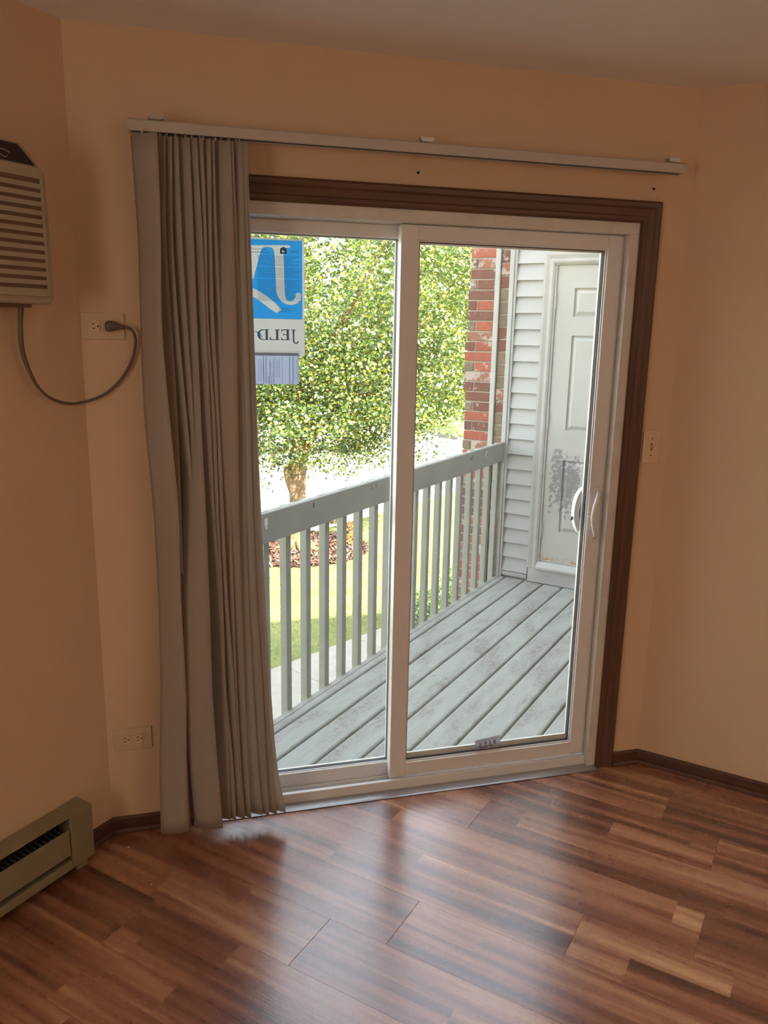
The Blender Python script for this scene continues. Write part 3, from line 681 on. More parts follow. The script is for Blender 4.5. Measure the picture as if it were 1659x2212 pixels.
NR = 44
for vi, tab in enumerate(VANES):
    zs = [p[2] for p in tab][::-1]
    def cur(k, z):
        vals = [p[k] for p in tab][::-1]
        if z < zs[0]: return vals[0]+(vals[0]-vals[1])/(zs[0]-zs[1])*(z-zs[0])*.8
        return float(np.interp(z, zs, vals))
    def smooth(k, z):
        return sum(cur(k, z+d)*w for d, w in ((-.10, .12), (-.05, .24), (0, .28), (.05, .24), (.10, .12))) if z > .2 else cur(k, z)
    vs_, fs = [], []; NC = 7
    for r_ in range(NR):
        z = .050+(2.149-.050)*r_/(NR-1)
        x, y, th_ = smooth(0, z), smooth(1, z), math.radians(smooth(3, z))
        w = .089; dx, dy = math.cos(th_), -math.sin(th_); nx, ny = -math.sin(th_), -math.cos(th_)
        for c in range(NC):
            tt = c/(NC-1)          # 0 at the right/front edge
            sg = .0065*(1-(2*tt-1)**2)
            vs_.append((x-dx*w*tt+nx*sg, y-dy*w*tt+ny*sg, z))
    for r_ in range(NR-1):
        for c in range(NC-1):
            i = r_*NC+c; fs.append((i, i+1, i+NC+1, i+NC))
    b_ = MB(); b_.add(vs_, fs); o = b_.build('vane', M['vane'], vb, smooth=True)
    sol = o.modifiers.new('thickness', 'SOLIDIFY'); sol.thickness = .0009; sol.offset = 0
    top = vs_[(NR-1)*NC+NC//2]
    cx = max(-1.615, top[0])
    MB().tube([(top[0], top[1], 2.146), (top[0], top[1], 2.154), (cx, -.068, 2.164)], .0035, 6).build('vane_hook', M['rail_white'], vb)

# ================================================================== OUTLETS AND SWITCH
def outlet(cx, cz, label, plugged):
    e = empty('wall_outlet', (cx, 0, cz), label, 'outlet', 'ivory wall outlets on the front wall')
    MB().box(cx-.060, -.0052, cz-.038, cx+.060, -.0004, cz+.038).build('cover_plate', M['plate_light'], e, bevel=.0022)
    for dx_ in (-.0205, .0205):
        x = cx+dx_; poly = []
        for i in range(24):
            q = 2*math.pi*i/24; poly.append((x+max(-.0128, min(.0128, .0165*math.cos(q))), cz+.0168*math.sin(q)))
        rc = MB().prism(poly, lambda a, b: (a, -.0053, b), lambda a, b: (a, -.0076, b)).build('receptacle', M['plate'], e)
        for dz in (.0062, -.0062):
            MB().box(x-.0085, -.0079, cz+dz-.0012, x-.0005, -.0072, cz+dz+.0012).build('slot', M['black'], rc)
        MB().tube([(x+.0075, -.0079, cz), (x+.0075, -.0072, cz)], .0024, 12).build('slot', M['black'], rc)
    MB().tube([(cx, -.0052, cz), (cx, -.0066, cz)], .0028, 10).build('screw', M['plate'], e)
    return e
outlet(-1.7265, 1.6447, 'upper wall outlet with the brown cord plugged into its right socket', True)
outlet(-1.7090, .3320, 'lower empty wall outlet between left corner and blind', False)
sw = empty('light_switch', (.1165, 0, 1.257), 'ivory light switch on the wall right of the door casing', 'light switch')
MB().box(.0815, -.0052, 1.198, .1515, -.0004, 1.316).build('cover_plate', M['plate'], sw, bevel=.0022)
MB().box(.1125, -.0056, 1.245, .1215, -.0050, 1.270).build('toggle_slot', M['ac_groove'], sw)
MB().prism([(-.005, 1.249), (-.005, 1.262), (-.016, 1.270), (-.018, 1.264)], lambda y, z: (.1137, y, z), lambda y, z: (.1203, y, z)).build('toggle', M['plate'], sw, bevel=.0006)
for z in (1.287, 1.227): MB().tube([(.117, -.0052, z), (.117, -.0064, z)], .0028, 10).build('screw', M['ac_groove'], sw)

# ================================================================== AIR CONDITIONER (on the left angled wall)
BL = -1.2641
ac = empty('air_conditioner', AB(-1.72, BL, 1.70), 'beige through-wall air conditioner with dark control panel and slotted grille', 'air conditioner')
ACF = BL+.10
out_ = [(-1.487, 2.082), (-1.430, 2.025), (-1.4225, 2.010), (-1.4225, 1.716), (-1.427, 1.704), (-1.438, 1.698), (-2.010, 1.698), (-2.021, 1.704), (-2.0255, 1.716), (-2.0255, 2.010), (-2.018, 2.025), (-1.961, 2.082)]
MB(AB).prism(out_, lambda a, z: (a, BL+.001, z), lambda a, z: (a, ACF, z)).build('housing', M['ac'], ac, bevel=.006)
g0, g1 = -2.008, -1.4395
MB(AB).box(g0, ACF+.0002, 1.717, g1, ACF+.0016, 2.029).build('grille_backing', M['ac_groove'], ac)
fgr = MB(AB)
fgr.box(g0, ACF+.0016, 1.717, g1, ACF+.0070, 1.7365); fgr.box(g0, ACF+.0016, 2.0035, g1, ACF+.0070, 2.029)
fgr.box(g0, ACF+.0016, 1.7365, g0+.006, ACF+.0070, 2.0035); fgr.box(g1-.006, ACF+.0016, 1.7365, g1, ACF+.0070, 2.0035)
fgr.build('grille_frame', M['ac'], ac, bevel=.0015)
for i in range(12):
    z = 1.7458+i*.02125
    MB(AB).box(g0+.006, ACF+.0016, z, g1-.006, ACF+.0068, z+.0122).build('louver', M['ac'], ac, bevel=.001)
pan = MB(AB).prism([(-1.500, 2.076), (-1.4535, 2.0335), (-1.9945, 2.0335), (-1.948, 2.076)], lambda a, z: (a, ACF, z), lambda a, z: (a, ACF+.0022, z)).build('control_panel', M['blackplastic'], ac)
q = MB(AB)
q.tube([(-1.556, ACF+.0027, 2.0560), (-1.542, ACF+.0027, 2.0575), (-1.524, ACF+.0027, 2.0525)], .0011, 6)
q.tube([(-1.556, ACF+.0027, 2.0470), (-1.544, ACF+.0027, 2.0420), (-1.537, ACF+.0027, 2.0400), (-1.531, ACF+.0027, 2.0440)], .0011, 6)
q.build('emblem_strokes', M['steel'], pan)
MB(AB).box(-1.96, BL+.001, 1.689, -1.468, BL+.065, 1.6985).build('base_tray', M['ac_groove'], ac)
def catmull(P, n=6):
    P = [Vector(p) for p in P]; out = []
    for i in range(len(P)-1):
        p0, p1, p2, p3 = P[max(i-1, 0)], P[i], P[i+1], P[min(i+2, len(P)-1)]
        for k in range(n):
            t_ = k/n
            out.append(.5*((2*p1)+(p2-p0)*t_+(2*p0-5*p1+4*p2-p3)*t_**2+(3*p1-p0-3*p2+p3)*t_**3))
    out.append(P[-1]); return [tuple(p) for p in out]
cp = [AB(-1.484, BL+.045, 1.693), AB(-1.489, BL+.042, 1.647), AB(-1.486, BL+.038, 1.575), AB(-1.458, BL+.034, 1.502), AB(-1.425, BL+.030, 1.463), AB(-1.385, BL+.026, 1.440),
      AB(-1.335, BL+.024, 1.428), Vector((-1.792, -.036, 1.429)), Vector((-1.765, -.026, 1.436)), Vector((-1.726, -.016, 1.454)), Vector((-1.683, -.014, 1.494)), Vector((-1.652, -.014, 1.545)), Vector((-1.638, -.016, 1.595)), Vector((-1.640, -.022, 1.625)),
      Vector((-1.652, -.026, 1.640)), Vector((-1.668, -.026, 1.6425))]
cpath = catmull(cp)
cab = MB().tube(cpath, [.0068 if i < 10 else max(.0042, .0068-(i-10)*.0002) for i in range(len(cpath))], 8).build('power_cord', M['cord'], ac, smooth=True)
MB().tube([(-1.667, -.026, 1.6425), (-1.675, -.026, 1.643), (-1.683, -.026, 1.644), (-1.692, -.0255, 1.645), (-1.700, -.025, 1.645), (-1.712, -.024, 1.645), (-1.718, -.0235, 1.645)], [.0065, .0062, .0095, .0125, .0155, .0155, .011], 12).build('plug', M['cord'], cab, smooth=True)

# ================================================================== BASEBOARD HEATER
ht = empty('baseboard_heater', AB(-2.3, BL, .03), 'long khaki metal baseboard heater with dark slots along the left wall', 'heater')
a1, a0 = -1.398, -3.05; D = .072; HB = .026
MB(AB).box(a1-.082, BL+.001, HB, a1, BL+D, .204).build('end_cap', M['heater'], ht, bevel=.003)
MB(AB).box(a0, BL+.001, .1985, a1-.083, BL+D, .204).build('top_cover', M['heater'], ht, bevel=.002)
MB(AB).box(a0, BL+.001, .03, a1-.083, BL+.016, .1985).build('back_plate', M['black'], ht)
MB(AB).box(a0, BL+D-.006, .074, a1-.086, BL+D, .160).build('front_panel', M['heater'], ht, bevel=.002)
MB(AB).box(a0, BL+.016, HB, a1-.083, BL+D, .054).build('bottom_lip', M['heater'], ht, bevel=.002)
fin = MB(AB)
for i in range(90): fin.box(a1-.10-i*.017, BL+.018, .080, a1-.0995-i*.017, BL+.058, .150)
fin.tube([(a1-.09, BL+.038, .115), (a0, BL+.038, .115)], .009, 8)
o = fin.build('heating_fin', M['alu'], ht); o['kind'] = 'stuff'
MB(AB).box(a0-.08, BL+.001, HB, a0-.001, BL+D, .204).build('end_cap', M['heater'], ht, bevel=.003)
for af in (a1-.06, a0+.02): MB(AB).box(af, BL+.01, 0, af+.04, BL+.06, HB).build('foot', M['heater'], ht)

# crumbs on the floor
for (x, y), r_, lb in (((-1.735, -.098), .0042, 'small white crumb on the floor by the left baseboard'), ((-1.66, -.30), .0022, 'tiny white speck on the dark floor boards, out from the blind')):
    v_ = [(x+r_*math.cos(i)*(1+.25*math.sin(i*3.1)), y+r_*math.sin(i), .0003) for i in [k*math.pi/4 for k in range(8)]]
    tag(MB().add(v_+[(x, y, r_*.9)], [tuple(range(8))]+[(i, (i+1) % 8, 8) for i in range(8)]).build('paint_chip', M['crumb'], origin=(x, y, 0)), lb, 'debris')

# ================================================================== BALCONY
deck = empty('balcony_deck', AB(.6, -.5, -.10), 'weathered grey-green painted plank deck of the balcony', 'deck', kind='structure')
AS = 2.14                                   # storage wall plane
pitch = .1365
for k in range(-1, 17):
    b0 = -1.2135+pitch*k; b1 = b0+pitch-.010
    if k == -1: b0, b1 = -1.2645, -1.2220
    amin = lambda b: min(.182+b, .258)
    q0, q1 = amin(b0), amin(b1)
    cx, cb = (q0+AS)/2, (b0+b1)/2
    poly = [(q0, b0), (q1, b1), (AS-.004, b1), (AS-.004, b0)]
    if q0 != q1 and b1 > .076 > b0: poly.insert(1, (.258, .076))
    n = len(poly); dz = rl.uniform(-.0012, .0012)
    me = bpy.data.meshes.new('deck_board')
    def ins(p, s): return (p[0]+(s if p[0] < cx else -s), p[1]+(s if p[1] < cb else -s))
    rings = [(0, -.026), (0, -.009), (.0025, -.003), (.0085, 0)]
    vs_ = []
    for s_, z in rings: vs_ += [(ins(p, s_)[0]-cx, -(ins(p, s_)[1]-cb), z+dz) for p in poly]
    fs = [tuple(range(n)), tuple(range(4*n-1, 3*n-1, -1))] + [(r*n+i, r*n+(i+1) % n, (r+1)*n+(i+1) % n, (r+1)*n+i) for r in range(3) for i in range(n)]
    me.from_pydata(vs_, [], fs)
    bm = bmesh.new(); bm.from_mesh(me); bmesh.ops.recalc_face_normals(bm, faces=bm.faces); bm.to_mesh(me); bm.free()
    me.materials.append(M['deck'])
    bo = inst('deck_board', me, AB(cx, cb, 0), math.pi/4, deck)      # local x = a, local y = -b
    if k >= 0:
        nails = MB(AB)
        for aj in (.42, .83, 1.24, 1.65, 2.06):
            if aj > q1+.05:
                for bb in (b0+.03, b1-.03): nails.tube([(aj+rl.uniform(-.01, .01), bb, -.0005), (aj, bb, dz+.0006)], .0035, 8)
        if nails.v: nails.build('nail_head', M['steel'], bo if False else deck)
js = MB(AB)
for aj in (.42, .83, 1.24, 1.65, 2.06):
    js.box(aj-.019, -1.262, -.21, aj+.019, min(1.0, aj-.20), -.0275)
js.build('joist', M['railing'], deck)
MB(AB).box(-1.06, -1.296, -.235, AS-.002, -1.2655, -.003).build('rim_board', M['railing'], deck)
MB(AB).box(.30, 1.12, -.10, AS-.01, 1.20, 2.44).build('wall_balcony_end', M['siding'])
tag(bpy.data.objects['wall_balcony_end'], 'plain end wall of the balcony, out of view', 'wall', kind='structure')

# railing
rail = empty('balcony_railing', AB(.6, -1.28, 0), 'grey-green wooden balcony railing with wide top board and square balusters', 'railing')
r_top, r_bot = .932, .806
rp = [(-1.094, -1.2945), (AS-.030, -1.2945), (AS-.030, -1.266), (-1.06, -1.266)]
rb = MB(AB)
rb.prism([(-1.266, r_bot), (-1.266, r_top-.004), (-1.270, r_top), (-1.2935, r_top+.001), (-1.2955, r_top-.004), (-1.2955, r_bot)],
         lambda b, z: (-1.06, b, z), lambda b, z: (AS-.030, b, z+.002))
tb = rb.build('top_board', M['railing'], rail, bevel=.001)
pk = None
a_ = -.9
while a_ < 2.05:      # irregular pale lumps along the top arris
    l_ = rl.uniform(.02, .07); MB(AB).box(a_, -1.2940, r_top-.001, a_+l_, -1.282, r_top+rl.uniform(.002, .0045)).build('pale_ridge', M['tape'], tb); a_ += l_+rl.uniform(.03, .12)
me = None
for k in range(-5, 17):
    ar = -.224+.1465*k
    if me is None:
        o = MB(AB).box(ar-.0335, -1.3325, -.20, ar, -1.2965, .925).build('baluster', M['railing'], rail, bevel=.002, origin=AB(ar, -1.3, 0))
        me = o.data
    else:
        o = bpy.data.objects.new('baluster', me); o.location = AB(ar+rl.uniform(-.0015, .0015), -1.3, 0)-wloc(rail); link(o, rail)
        bv = o.modifiers.new('bevel', 'BEVEL'); bv.width = .002; bv.segments = 2; bv.limit_method = 'ANGLE'
# scraps of tape left on the board
for a_, z_, w_, h_ in ((-.437, .895, .020, .030), (-.432, .872, .012, .012), (1.80, .905, .022, .012), (1.795, .885, .007, .03)):
    MB(AB).box(a_, -1.2660, z_-h_/2, a_+w_, -1.2652, z_+h_/2).build('tape_scrap', M['tape'], tb)
for a_, z_, l_ in ((-.105, .905, .010), (-.095, .907, -.006), (.385, .905, .016), (.425, .910, .010), (1.56, .895, .008), (1.59, .897, -.010)):
    MB(AB).tube([(a_, -1.2655, z_+.012), (a_+l_, -1.2655, z_-.012)], .0012, 4).build('staple', M['dark_rubber'], tb)
lf = tag(MB(AB).prism([(1.050, .742), (1.058, .722), (1.072, .700), (1.080, .690), (1.078, .708), (1.068, .730)], lambda a, z: (a, -1.2955, z), lambda a, z: (a, -1.2945, z)).build('dry_leaf', M['dry'], origin=AB(1.06, -1.295, .69)),
    'pale dry leaf stuck on a baluster right of the door post', 'leaf')

# ---- storage wall with lap siding
sw_ = empty('wall_storage', AB(AS, -.2, 0), 'white lap-sided storage room wall at the end of the balcony', 'wall', kind='structure')
BD0, BD1 = -1.066, -.140                    # casing outer edges of the storage door
bk = MB(AB)
bk.box(AS+.012, -1.264, -.24, AS+.10, BD0+.02, 2.44); bk.box(AS+.012, BD1-.02, -.24, AS+.10, 1.12, 2.44); bk.box(AS+.012, BD0+.02, 2.10, AS+.10, BD1-.02, 2.44)
bk.box(AS+.012, BD0+.02, -.24, AS+.10, BD1-.02, -.002)
bk.build('sheathing', M['siding'], sw_)
def lap(z, b0, b1):
    h = .1015
    MB(AB).prism([(AS+.012, z), (AS-.010, z), (AS-.010, z+.003), (AS+.006, z+h-.001), (AS+.012, z+h-.001)], lambda a, zz: (a, b0, zz), lambda a, zz: (a, b1, zz)).build('siding_lap', M['siding'], sw_)
k = 0
while .045+.1015*k < 2.40:
    z = .045+.1015*k
    if z+.1015 < 2.145: lap(z, -1.262, BD0-.001); lap(z, BD1+.001, 1.115)
    else: lap(z, -1.262, 1.115)
    k += 1
MB(AB).box(AS-.010, -1.262, .012, AS+.012, BD0-.001, .040).build('starter_strip', M['extrim'], sw_, bevel=.002)
MB(AB).box(AS-.026, -1.294, -.24, AS+.03, -1.264, 2.44).build('corner_trim', M['extrim'], sw_, bevel=.003)
MB(AB).box(AS-.018, -1.2635, .0, AS-.007, -1.248, 2.44).build('corner_trim', M['extrim'], sw_, bevel=.002)

# ---- storage door
d2 = empty('door_2', AB(AS, -.985, .16), 'weathered white storage door with raised panels and peeling paint', 'door', kind='structure')
DB0, DB1, DZ0, DZ1 = -.984, -.222, .158, 2.060
# leaf: local x = b - DB0 (hinge side at 0), local z up
me = bpy.data.meshes.new('door_leaf'); bm = bmesh.new()
def lbox(x0, x1, y0, y1, z0, z1):
    vv = [bm.verts.new((x, y, z)) for z in (z0, z1) for y in (y0, y1) for x in (x0, x1)]
    for f in ((0, 2, 3, 1), (4, 5, 7, 6), (0, 1, 5, 4), (2, 6, 7, 3), (0, 4, 6, 2), (1, 3, 7, 5)): bm.faces.new([vv[i] for i in f])
W_, H_ = DB1-DB0, DZ1-DZ0
cols = [(.114, .344), (.418, .648)]; rws = [(.208, .687), (.882, 1.478), (1.593, 1.765)]
lbox(0, W_, -.030, -.012, 0, H_)
xs = [0]+[v for c in cols for v in c]+[W_]; zz = [0]+[v for c in rws for v in c]+[H_]
lbox(0, cols[0][0], -.012, 0, 0, H_); lbox(cols[0][1], cols[1][0], -.012, 0, 0, H_); lbox(cols[1][1], W_, -.012, 0, 0, H_)
for c in cols:
    for i in range(0, 7, 2): lbox(c[0], c[1], -.012, 0, zz[i], zz[i+1])
    for r_ in rws:
        x0, x1, z0, z1 = c[0]+.030, c[1]-.030, r_[0]+.030, r_[1]-.030
        A4 = [(x0, z0), (x1, z0), (x1, z1), (x0, z1)]; o4 = [(x0-.022, z0-.022), (x1+.022, z0-.022), (x1+.022, z1+.022), (x0-.022, z1+.022)]
        lo = [bm.verts.new((x, -.0115, z)) for x, z in o4]; hi = [bm.verts.new((x, -.002, z)) for x, z in A4]
        bm.faces.new(hi)
        for i in range(4): bm.faces.new([lo[i], lo[(i+1) % 4], hi[(i+1) % 4], hi[i]])
bmesh.ops.recalc_face_normals(bm, faces=bm.faces); bm.to_mesh(me); bm.free(); me.materials.append(M['peel'])
# local x -> +b direction (1,-1)/sqrt2 (rotation -45 deg); local y -> +a direction; the outer face (y = 0) must look towards -a
me.transform(Matrix.Scale(-1, 4, (0, 1, 0)))
leaf = inst('door_leaf', me, AB(AS+.004, DB0, DZ0), -math.pi/4, d2)
for z0, z1 in ((1.795, 1.902), (1.046, 1.151), (.314, .416)):
    MB(AB).tube([(AS-.004, DB0-.004, z0), (AS-.004, DB0-.004, z1)], .007, 8).build('hinge', M['extrim'], d2)
MB(AB).tube([(AS+.004, DB1-.07, 1.05), (AS-.03, DB1-.07, 1.05), (AS-.05, DB1-.07, 1.05), (AS-.065, DB1-.07, 1.05)], [.012, .012, .027, .02], 12).build('door_knob', M['steel'], d2, smooth=True)
cs = [(0, 0), (0, .014), (.012, .020), (.030, .018), (.052, .024), (.066, .024), (.066, 0)]
MB(AB).prism(cs, lambda u, d: (AS-d, DB0-.016-u, .10), lambda u, d: (AS-d, DB0-.016-u, DZ1+.010+u)).build('casing', M['extrim'], d2)
MB(AB).prism(cs, lambda u, d: (AS-d, DB1+.016+u, .10), lambda u, d: (AS-d, DB1+.016+u, DZ1+.010+u)).build('casing', M['extrim'], d2)
MB(AB).prism(cs, lambda u, d: (AS-d, DB0-.016-u, DZ1+.010+u), lambda u, d: (AS-d, DB1+.016+u, DZ1+.010+u)).build('casing', M['extrim'], d2)
q = MB(AB); q.box(AS-.006, DB0-.016, .13, AS+.06, DB0-.002, DZ1+.010); q.box(AS-.006, DB1+.002, .13, AS+.06, DB1+.016, DZ1+.010); q.box(AS-.006, DB0-.002, DZ1+.002, AS+.06, DB1+.002, DZ1+.010)
q.build('door_jamb', M['extrim'], d2)
MB(AB).box(AS-.028, DB0-.070, .0035, AS+.011, DB1+.07, .098).build('kick_board', M['extrim'], d2, bevel=.002)
MB(AB).prism([(AS-.040, .099), (AS-.040, .116), (AS-.002, .145), (AS+.05, .152), (AS+.05, .099)], lambda a, z: (a, DB0-.015, z), lambda a, z: (a, DB1+.015, z)).build('threshold', M['extrim'], d2, bevel=.002)

# ---- brick pier beside the storage wall, bricks one by one
GZ = -2.75
PA = 2.175
bp = empty('brick_pier', AB(PA+.15, -1.50, GZ), 'narrow red brick pier just beyond the balcony railing', 'brick pier', kind='structure')
MB(AB).box(PA+.006, -1.592, GZ, PA+.30, -1.402, 3.2).build('mortar_core', M['mortar'], bp)
def brick_mesh(w, h, d, mt):
    me = bpy.data.meshes.new('brick'); b = bmesh.new(); bmesh.ops.create_cube(b, size=1)
    for v in b.verts: v.co = Vector((v.co.x*w, v.co.y*d, v.co.z*h))
    bmesh.ops.bevel(b, geom=b.edges, offset=.0022, segments=1, affect='EDGES'); b.to_mesh(me); b.free(); me.materials.append(M[mt]); return me
cache = {}
def brick(b0, b1, z, h, mt, parent, a=PA, d=.09, jut=0.0):
    w = round(b1-b0, 4); key = (w, h, mt, d)
    if key not in cache: cache[key] = brick_mesh(w, h, d, mt)
    return inst('brick', cache[key], AB(a+d/2-jut, (b0+b1)/2, z+h/2), -math.pi/4, parent)
P0, P1 = -1.602, -1.412
course = .0667
seq = ['brick_red', 'brick_spot', 'brick_dark', 'brick_red', 'brick_red', 'brick_dark', 'brick_red', 'brick_spot', 'brick_red', 'brick_dark', 'brick_dark']
i = 0; z = GZ+.004
while z < 3.15:
    h = .0575; mt = seq[(i*7+3) % 11]
    sh_ = (0, .006, -.010, 0, .012)[(i//5) % 5]
    if i % 2: brick(P0+sh_, P1, z, h, mt, bp, jut=rl.uniform(0, .003))
    else:
        brick(P0+sh_, P0+.057, z, h, 'brick_grey' if i % 4 else 'brick_dark', bp, jut=rl.uniform(0, .003)); brick(P0+.066, P1, z, h, mt, bp, jut=rl.uniform(0, .003))
    z += course; i += 1
dsp = MB(AB); dsp.box(PA-.022, -1.4085, GZ, PA+.02, -1.374, 3.2); o = dsp.build('corner_strip', M['extrim'], bp, bevel=.004)
MB(AB).box(AS+.034, -1.372, GZ, AS+.20, -1.300, 3.2).build('mortar_core', M['mortar'], bp)
z = GZ+.01; i = 0
while z < 3.1:
    brick(-1.3715, -1.3005, z, .071, ('brick_grey', 'brick_grey', 'brick_spot', 'brick_grey', 'brick_dark')[(i*3) % 5] if i % 6 else 'brick_dark', bp, a=AS+.026, d=.06)
    z += .0805; i += 1
MB(AB).box(AS-.004, -1.2985, -.24, AS+.024, -1.2945, 2.44).build('corner_strip', M['extrim'], bp)

# ---- unseen mass above, added to shade the balcony and near lawn
ub = empty('building_shade_mass', (0, 0, 2.60), 'unseen building mass above the room, added to cast shade', 'building', kind='structure')
box('shade_block', M['siding'], -8, -8, 2.60, 8, .13, 5.10, ub)
box('shade_slab', M['roof'], -8.2, -8.2, 5.10, 8.2, .20, 5.22, ub)

# ================================================================== GARDEN
def poly_obj(name, pts, z0, z1, mt, label, cat, kind='structure', **k):
    return tag(MB().prism(pts, lambda x, y: (x, y, z0), lambda x, y: (x, y, z1)).build(name, M[mt], **k), label, cat, kind=kind)
poly_obj('ground_lawn', [(-45, -8), (-45, 70), (60, 70), (60, -8)], GZ-.4, GZ-.03, 'grass', 'lawn around the building and beyond the street', 'lawn')
L0, Ld, Ln = Vector((1.9, 14.9)), Vector((.785, .62)), Vector((-.62, .785))
pv = [L0-Ld*30, L0+Ld*16, (19, 26), (12.5, 26.6), (9.9, 28.4), (9.2, 31.0), (6, 33), (-30, 34)]
poly_obj('street', [tuple(p) for p in pv], GZ-.03, GZ-.02, 'asphalt', 'pale sunlit street beyond the tree', 'street')
kb = MB()
kp = [(19, 26), (12.5, 26.6), (9.9, 28.4), (9.2, 31.0), (6, 33), (-30, 34)]
for p, q_ in zip(kp, kp[1:]):
    p, q_ = Vector(p), Vector(q_); n_ = Vector((-(q_-p).y, (q_-p).x)).normalized()*-.18
    kb.prism([tuple(p), tuple(q_), tuple(q_+n_), tuple(p+n_)], lambda x, y: (x, y, GZ-.03), lambda x, y: (x, y, GZ+.13))
tag(kb.build('street_kerb', M['concrete']), 'concrete kerb along the far side of the street', 'kerb', kind='structure')
poly_obj('far_lawn', [(12.6, 26.8), (10.1, 28.5), (9.4, 31.1), (6.1, 33.2), (-30, 34.2), (-30, 60), (40, 60), (40, 26.6)], GZ-.03, GZ+.12, 'grass', 'raised lawn behind the far kerb', 'lawn')
wk = empty('sidewalk', (1, 7.6, GZ), 'pale concrete sidewalk running past below the balcony', 'sidewalk', kind='structure')
sd_, sn_ = Vector((.846, .533)), Vector((.533, -.846)); s0 = Vector((-.376, 7.295)); SL = 1.37
me = None
for k in range(-5, 7):
    c0 = s0+sd_*(1.52+SL*k)
    pts = [c0+sd_*.004, c0+sd_*(SL-.004), c0+sd_*(SL-.004)+sn_*1.13, c0+sd_*.004+sn_*1.13]
    cc = c0+sd_*SL/2+sn_*.565
    if me is None:
        o = MB().prism([tuple(p) for p in pts], lambda x, y: (x, y, GZ-.03), lambda x, y: (x, y, GZ+.02)).build('sidewalk_slab', M['concrete'], wk, origin=(*cc, GZ)); me = o.data
    else: inst('sidewalk_slab', me, (*cc, GZ), 0, wk)

def islands(name, pos, mt, parent=None, shape='leaf', size=.1, seed=1, up_bias=.35, kind='stuff', smin=.6):
    """many small folded leaves (or blades, chips) in one mesh; pos = (n, 3) world positions"""
    rg = np.random.default_rng(seed); n = len(pos)
    nrm = rg.normal(size=(n, 3)); nrm[:, 2] = np.abs(nrm[:, 2])+up_bias; nrm /= np.linalg.norm(nrm, axis=1)[:, None]
    ax = rg.normal(size=(n, 3)); ax -= (ax*nrm).sum(1)[:, None]*nrm; ax /= np.linalg.norm(ax, axis=1)[:, None]
    if shape == 'blade':
        ax = np.stack([rg.normal(0, .3, n), rg.normal(0, .3, n), np.ones(n)], 1); ax /= np.linalg.norm(ax, axis=1)[:, None]
        nrm = rg.normal(size=(n, 3)); nrm -= (nrm*ax).sum(1)[:, None]*ax; nrm /= np.linalg.norm(nrm, axis=1)[:, None]
    bx = np.cross(nrm, ax); s = size*rg.uniform(smin, 1.25, n)
    if shape == 'leaf': T = [(-.5, 0, 0), (-.12, .42, .10), (.22, .30, .06), (.62, 0, -.12), (.22, -.30, .06), (-.12, -.42, .10)]; F = [(0, 3, 2, 1), (0, 5, 4, 3)]
    elif shape == 'blade': T = [(0, .07, 0), (0, -.07, 0), (1, 0, .2)]; F = [(0, 1, 2)]
    else: T = [(-.6, -.16, 0), (.6, -.2, .05), (.55, .2, .0), (-.5, .15, .04)]; F = [(0, 1, 2, 3)]
    T = np.array(T); m_ = len(T)
    V_ = pos[:, None, :]+(ax[:, None, :]*T[None, :, 0:1]+bx[:, None, :]*T[None, :, 1:2]+nrm[:, None, :]*T[None, :, 2:3])*s[:, None, None]
    base = wloc(parent) if parent is not None else Vector((0, 0, 0))
    V_ = V_-np.array(base)[None, None, :]
    me = bpy.data.meshes.new(name)
    nf = len(F); sz = len(F[0])
    me.vertices.add(n*m_); me.vertices.foreach_set('co', V_.reshape(-1).astype(np.float32))
    idx = (np.arange(n)[:, None, None]*m_+np.array(F)[None]).reshape(-1)
    me.loops.add(len(idx)); me.loops.foreach_set('vertex_index', idx.astype(np.int32))
    me.polygons.add(n*nf); me.polygons.foreach_set('loop_start', (np.arange(n*nf)*sz).astype(np.int32)); me.polygons.foreach_set('loop_total', np.full(n*nf, sz, np.int32))
    me.update(calc_edges=True); me.validate(); me.materials.append(M[mt])
    o = bpy.data.objects.new(name, me); link(o, parent)
    if kind: o['kind'] = kind
    return o

def crown_points(c, r, n, ncl, spread, seed, shell=.55, zmin=None):
    rg = np.random.default_rng(seed)
    d = rg.normal(size=(ncl, 3)); d /= np.linalg.norm(d, axis=1)[:, None]
    rad = rg.uniform(shell, 1.0, ncl)**.8
    cl = np.array(c)+d*rad[:, None]*np.array(r)*(1+rg.normal(0, .05, (ncl, 1)))
    k = rg.integers(0, ncl, n)
    p = cl[k]+rg.normal(0, 1, (n, 3))*np.array([spread, spread, spread*.55])
    if zmin is not None: p = p[p[:, 2] > zmin]
    return p, cl

# the big maple in front of the balcony
tx, ty = .85, 13.1
tree = empty('maple_tree', (tx, ty, GZ), 'large leafy green tree with thick bark trunk filling the view beyond the railing', 'tree')
ringp = [(tx, ty, GZ-.05), (tx, ty, GZ+.12), (tx-.005, ty, GZ+.45), (tx+.01, ty, -1.9), (tx+.01, ty, -1.3), (tx+.03, ty, -.9), (tx+.06, ty, -.55)]
MB().tube(catmull(ringp, 4), [.30, .28, .26, .235, .21, .195, .185, .18, .178, .175, .17, .168, .166, .165, .165, .166, .168, .172, .178, .185, .19, .19, .18, .165, .15], 18).build('trunk', M['bark'], tree, smooth=True)
MB().tube(catmull([(tx-.10, ty-.02, -1.55), (tx-.17, ty-.05, -1.30), (tx-.215, ty-.06, -1.12), (tx-.20, ty-.06, -1.02)], 4), [.06, .07, .075, .08, .08, .078, .075, .07, .068, .065, .06, .05, .03], 12).build('branch_stub', M['bark'], tree, smooth=True)
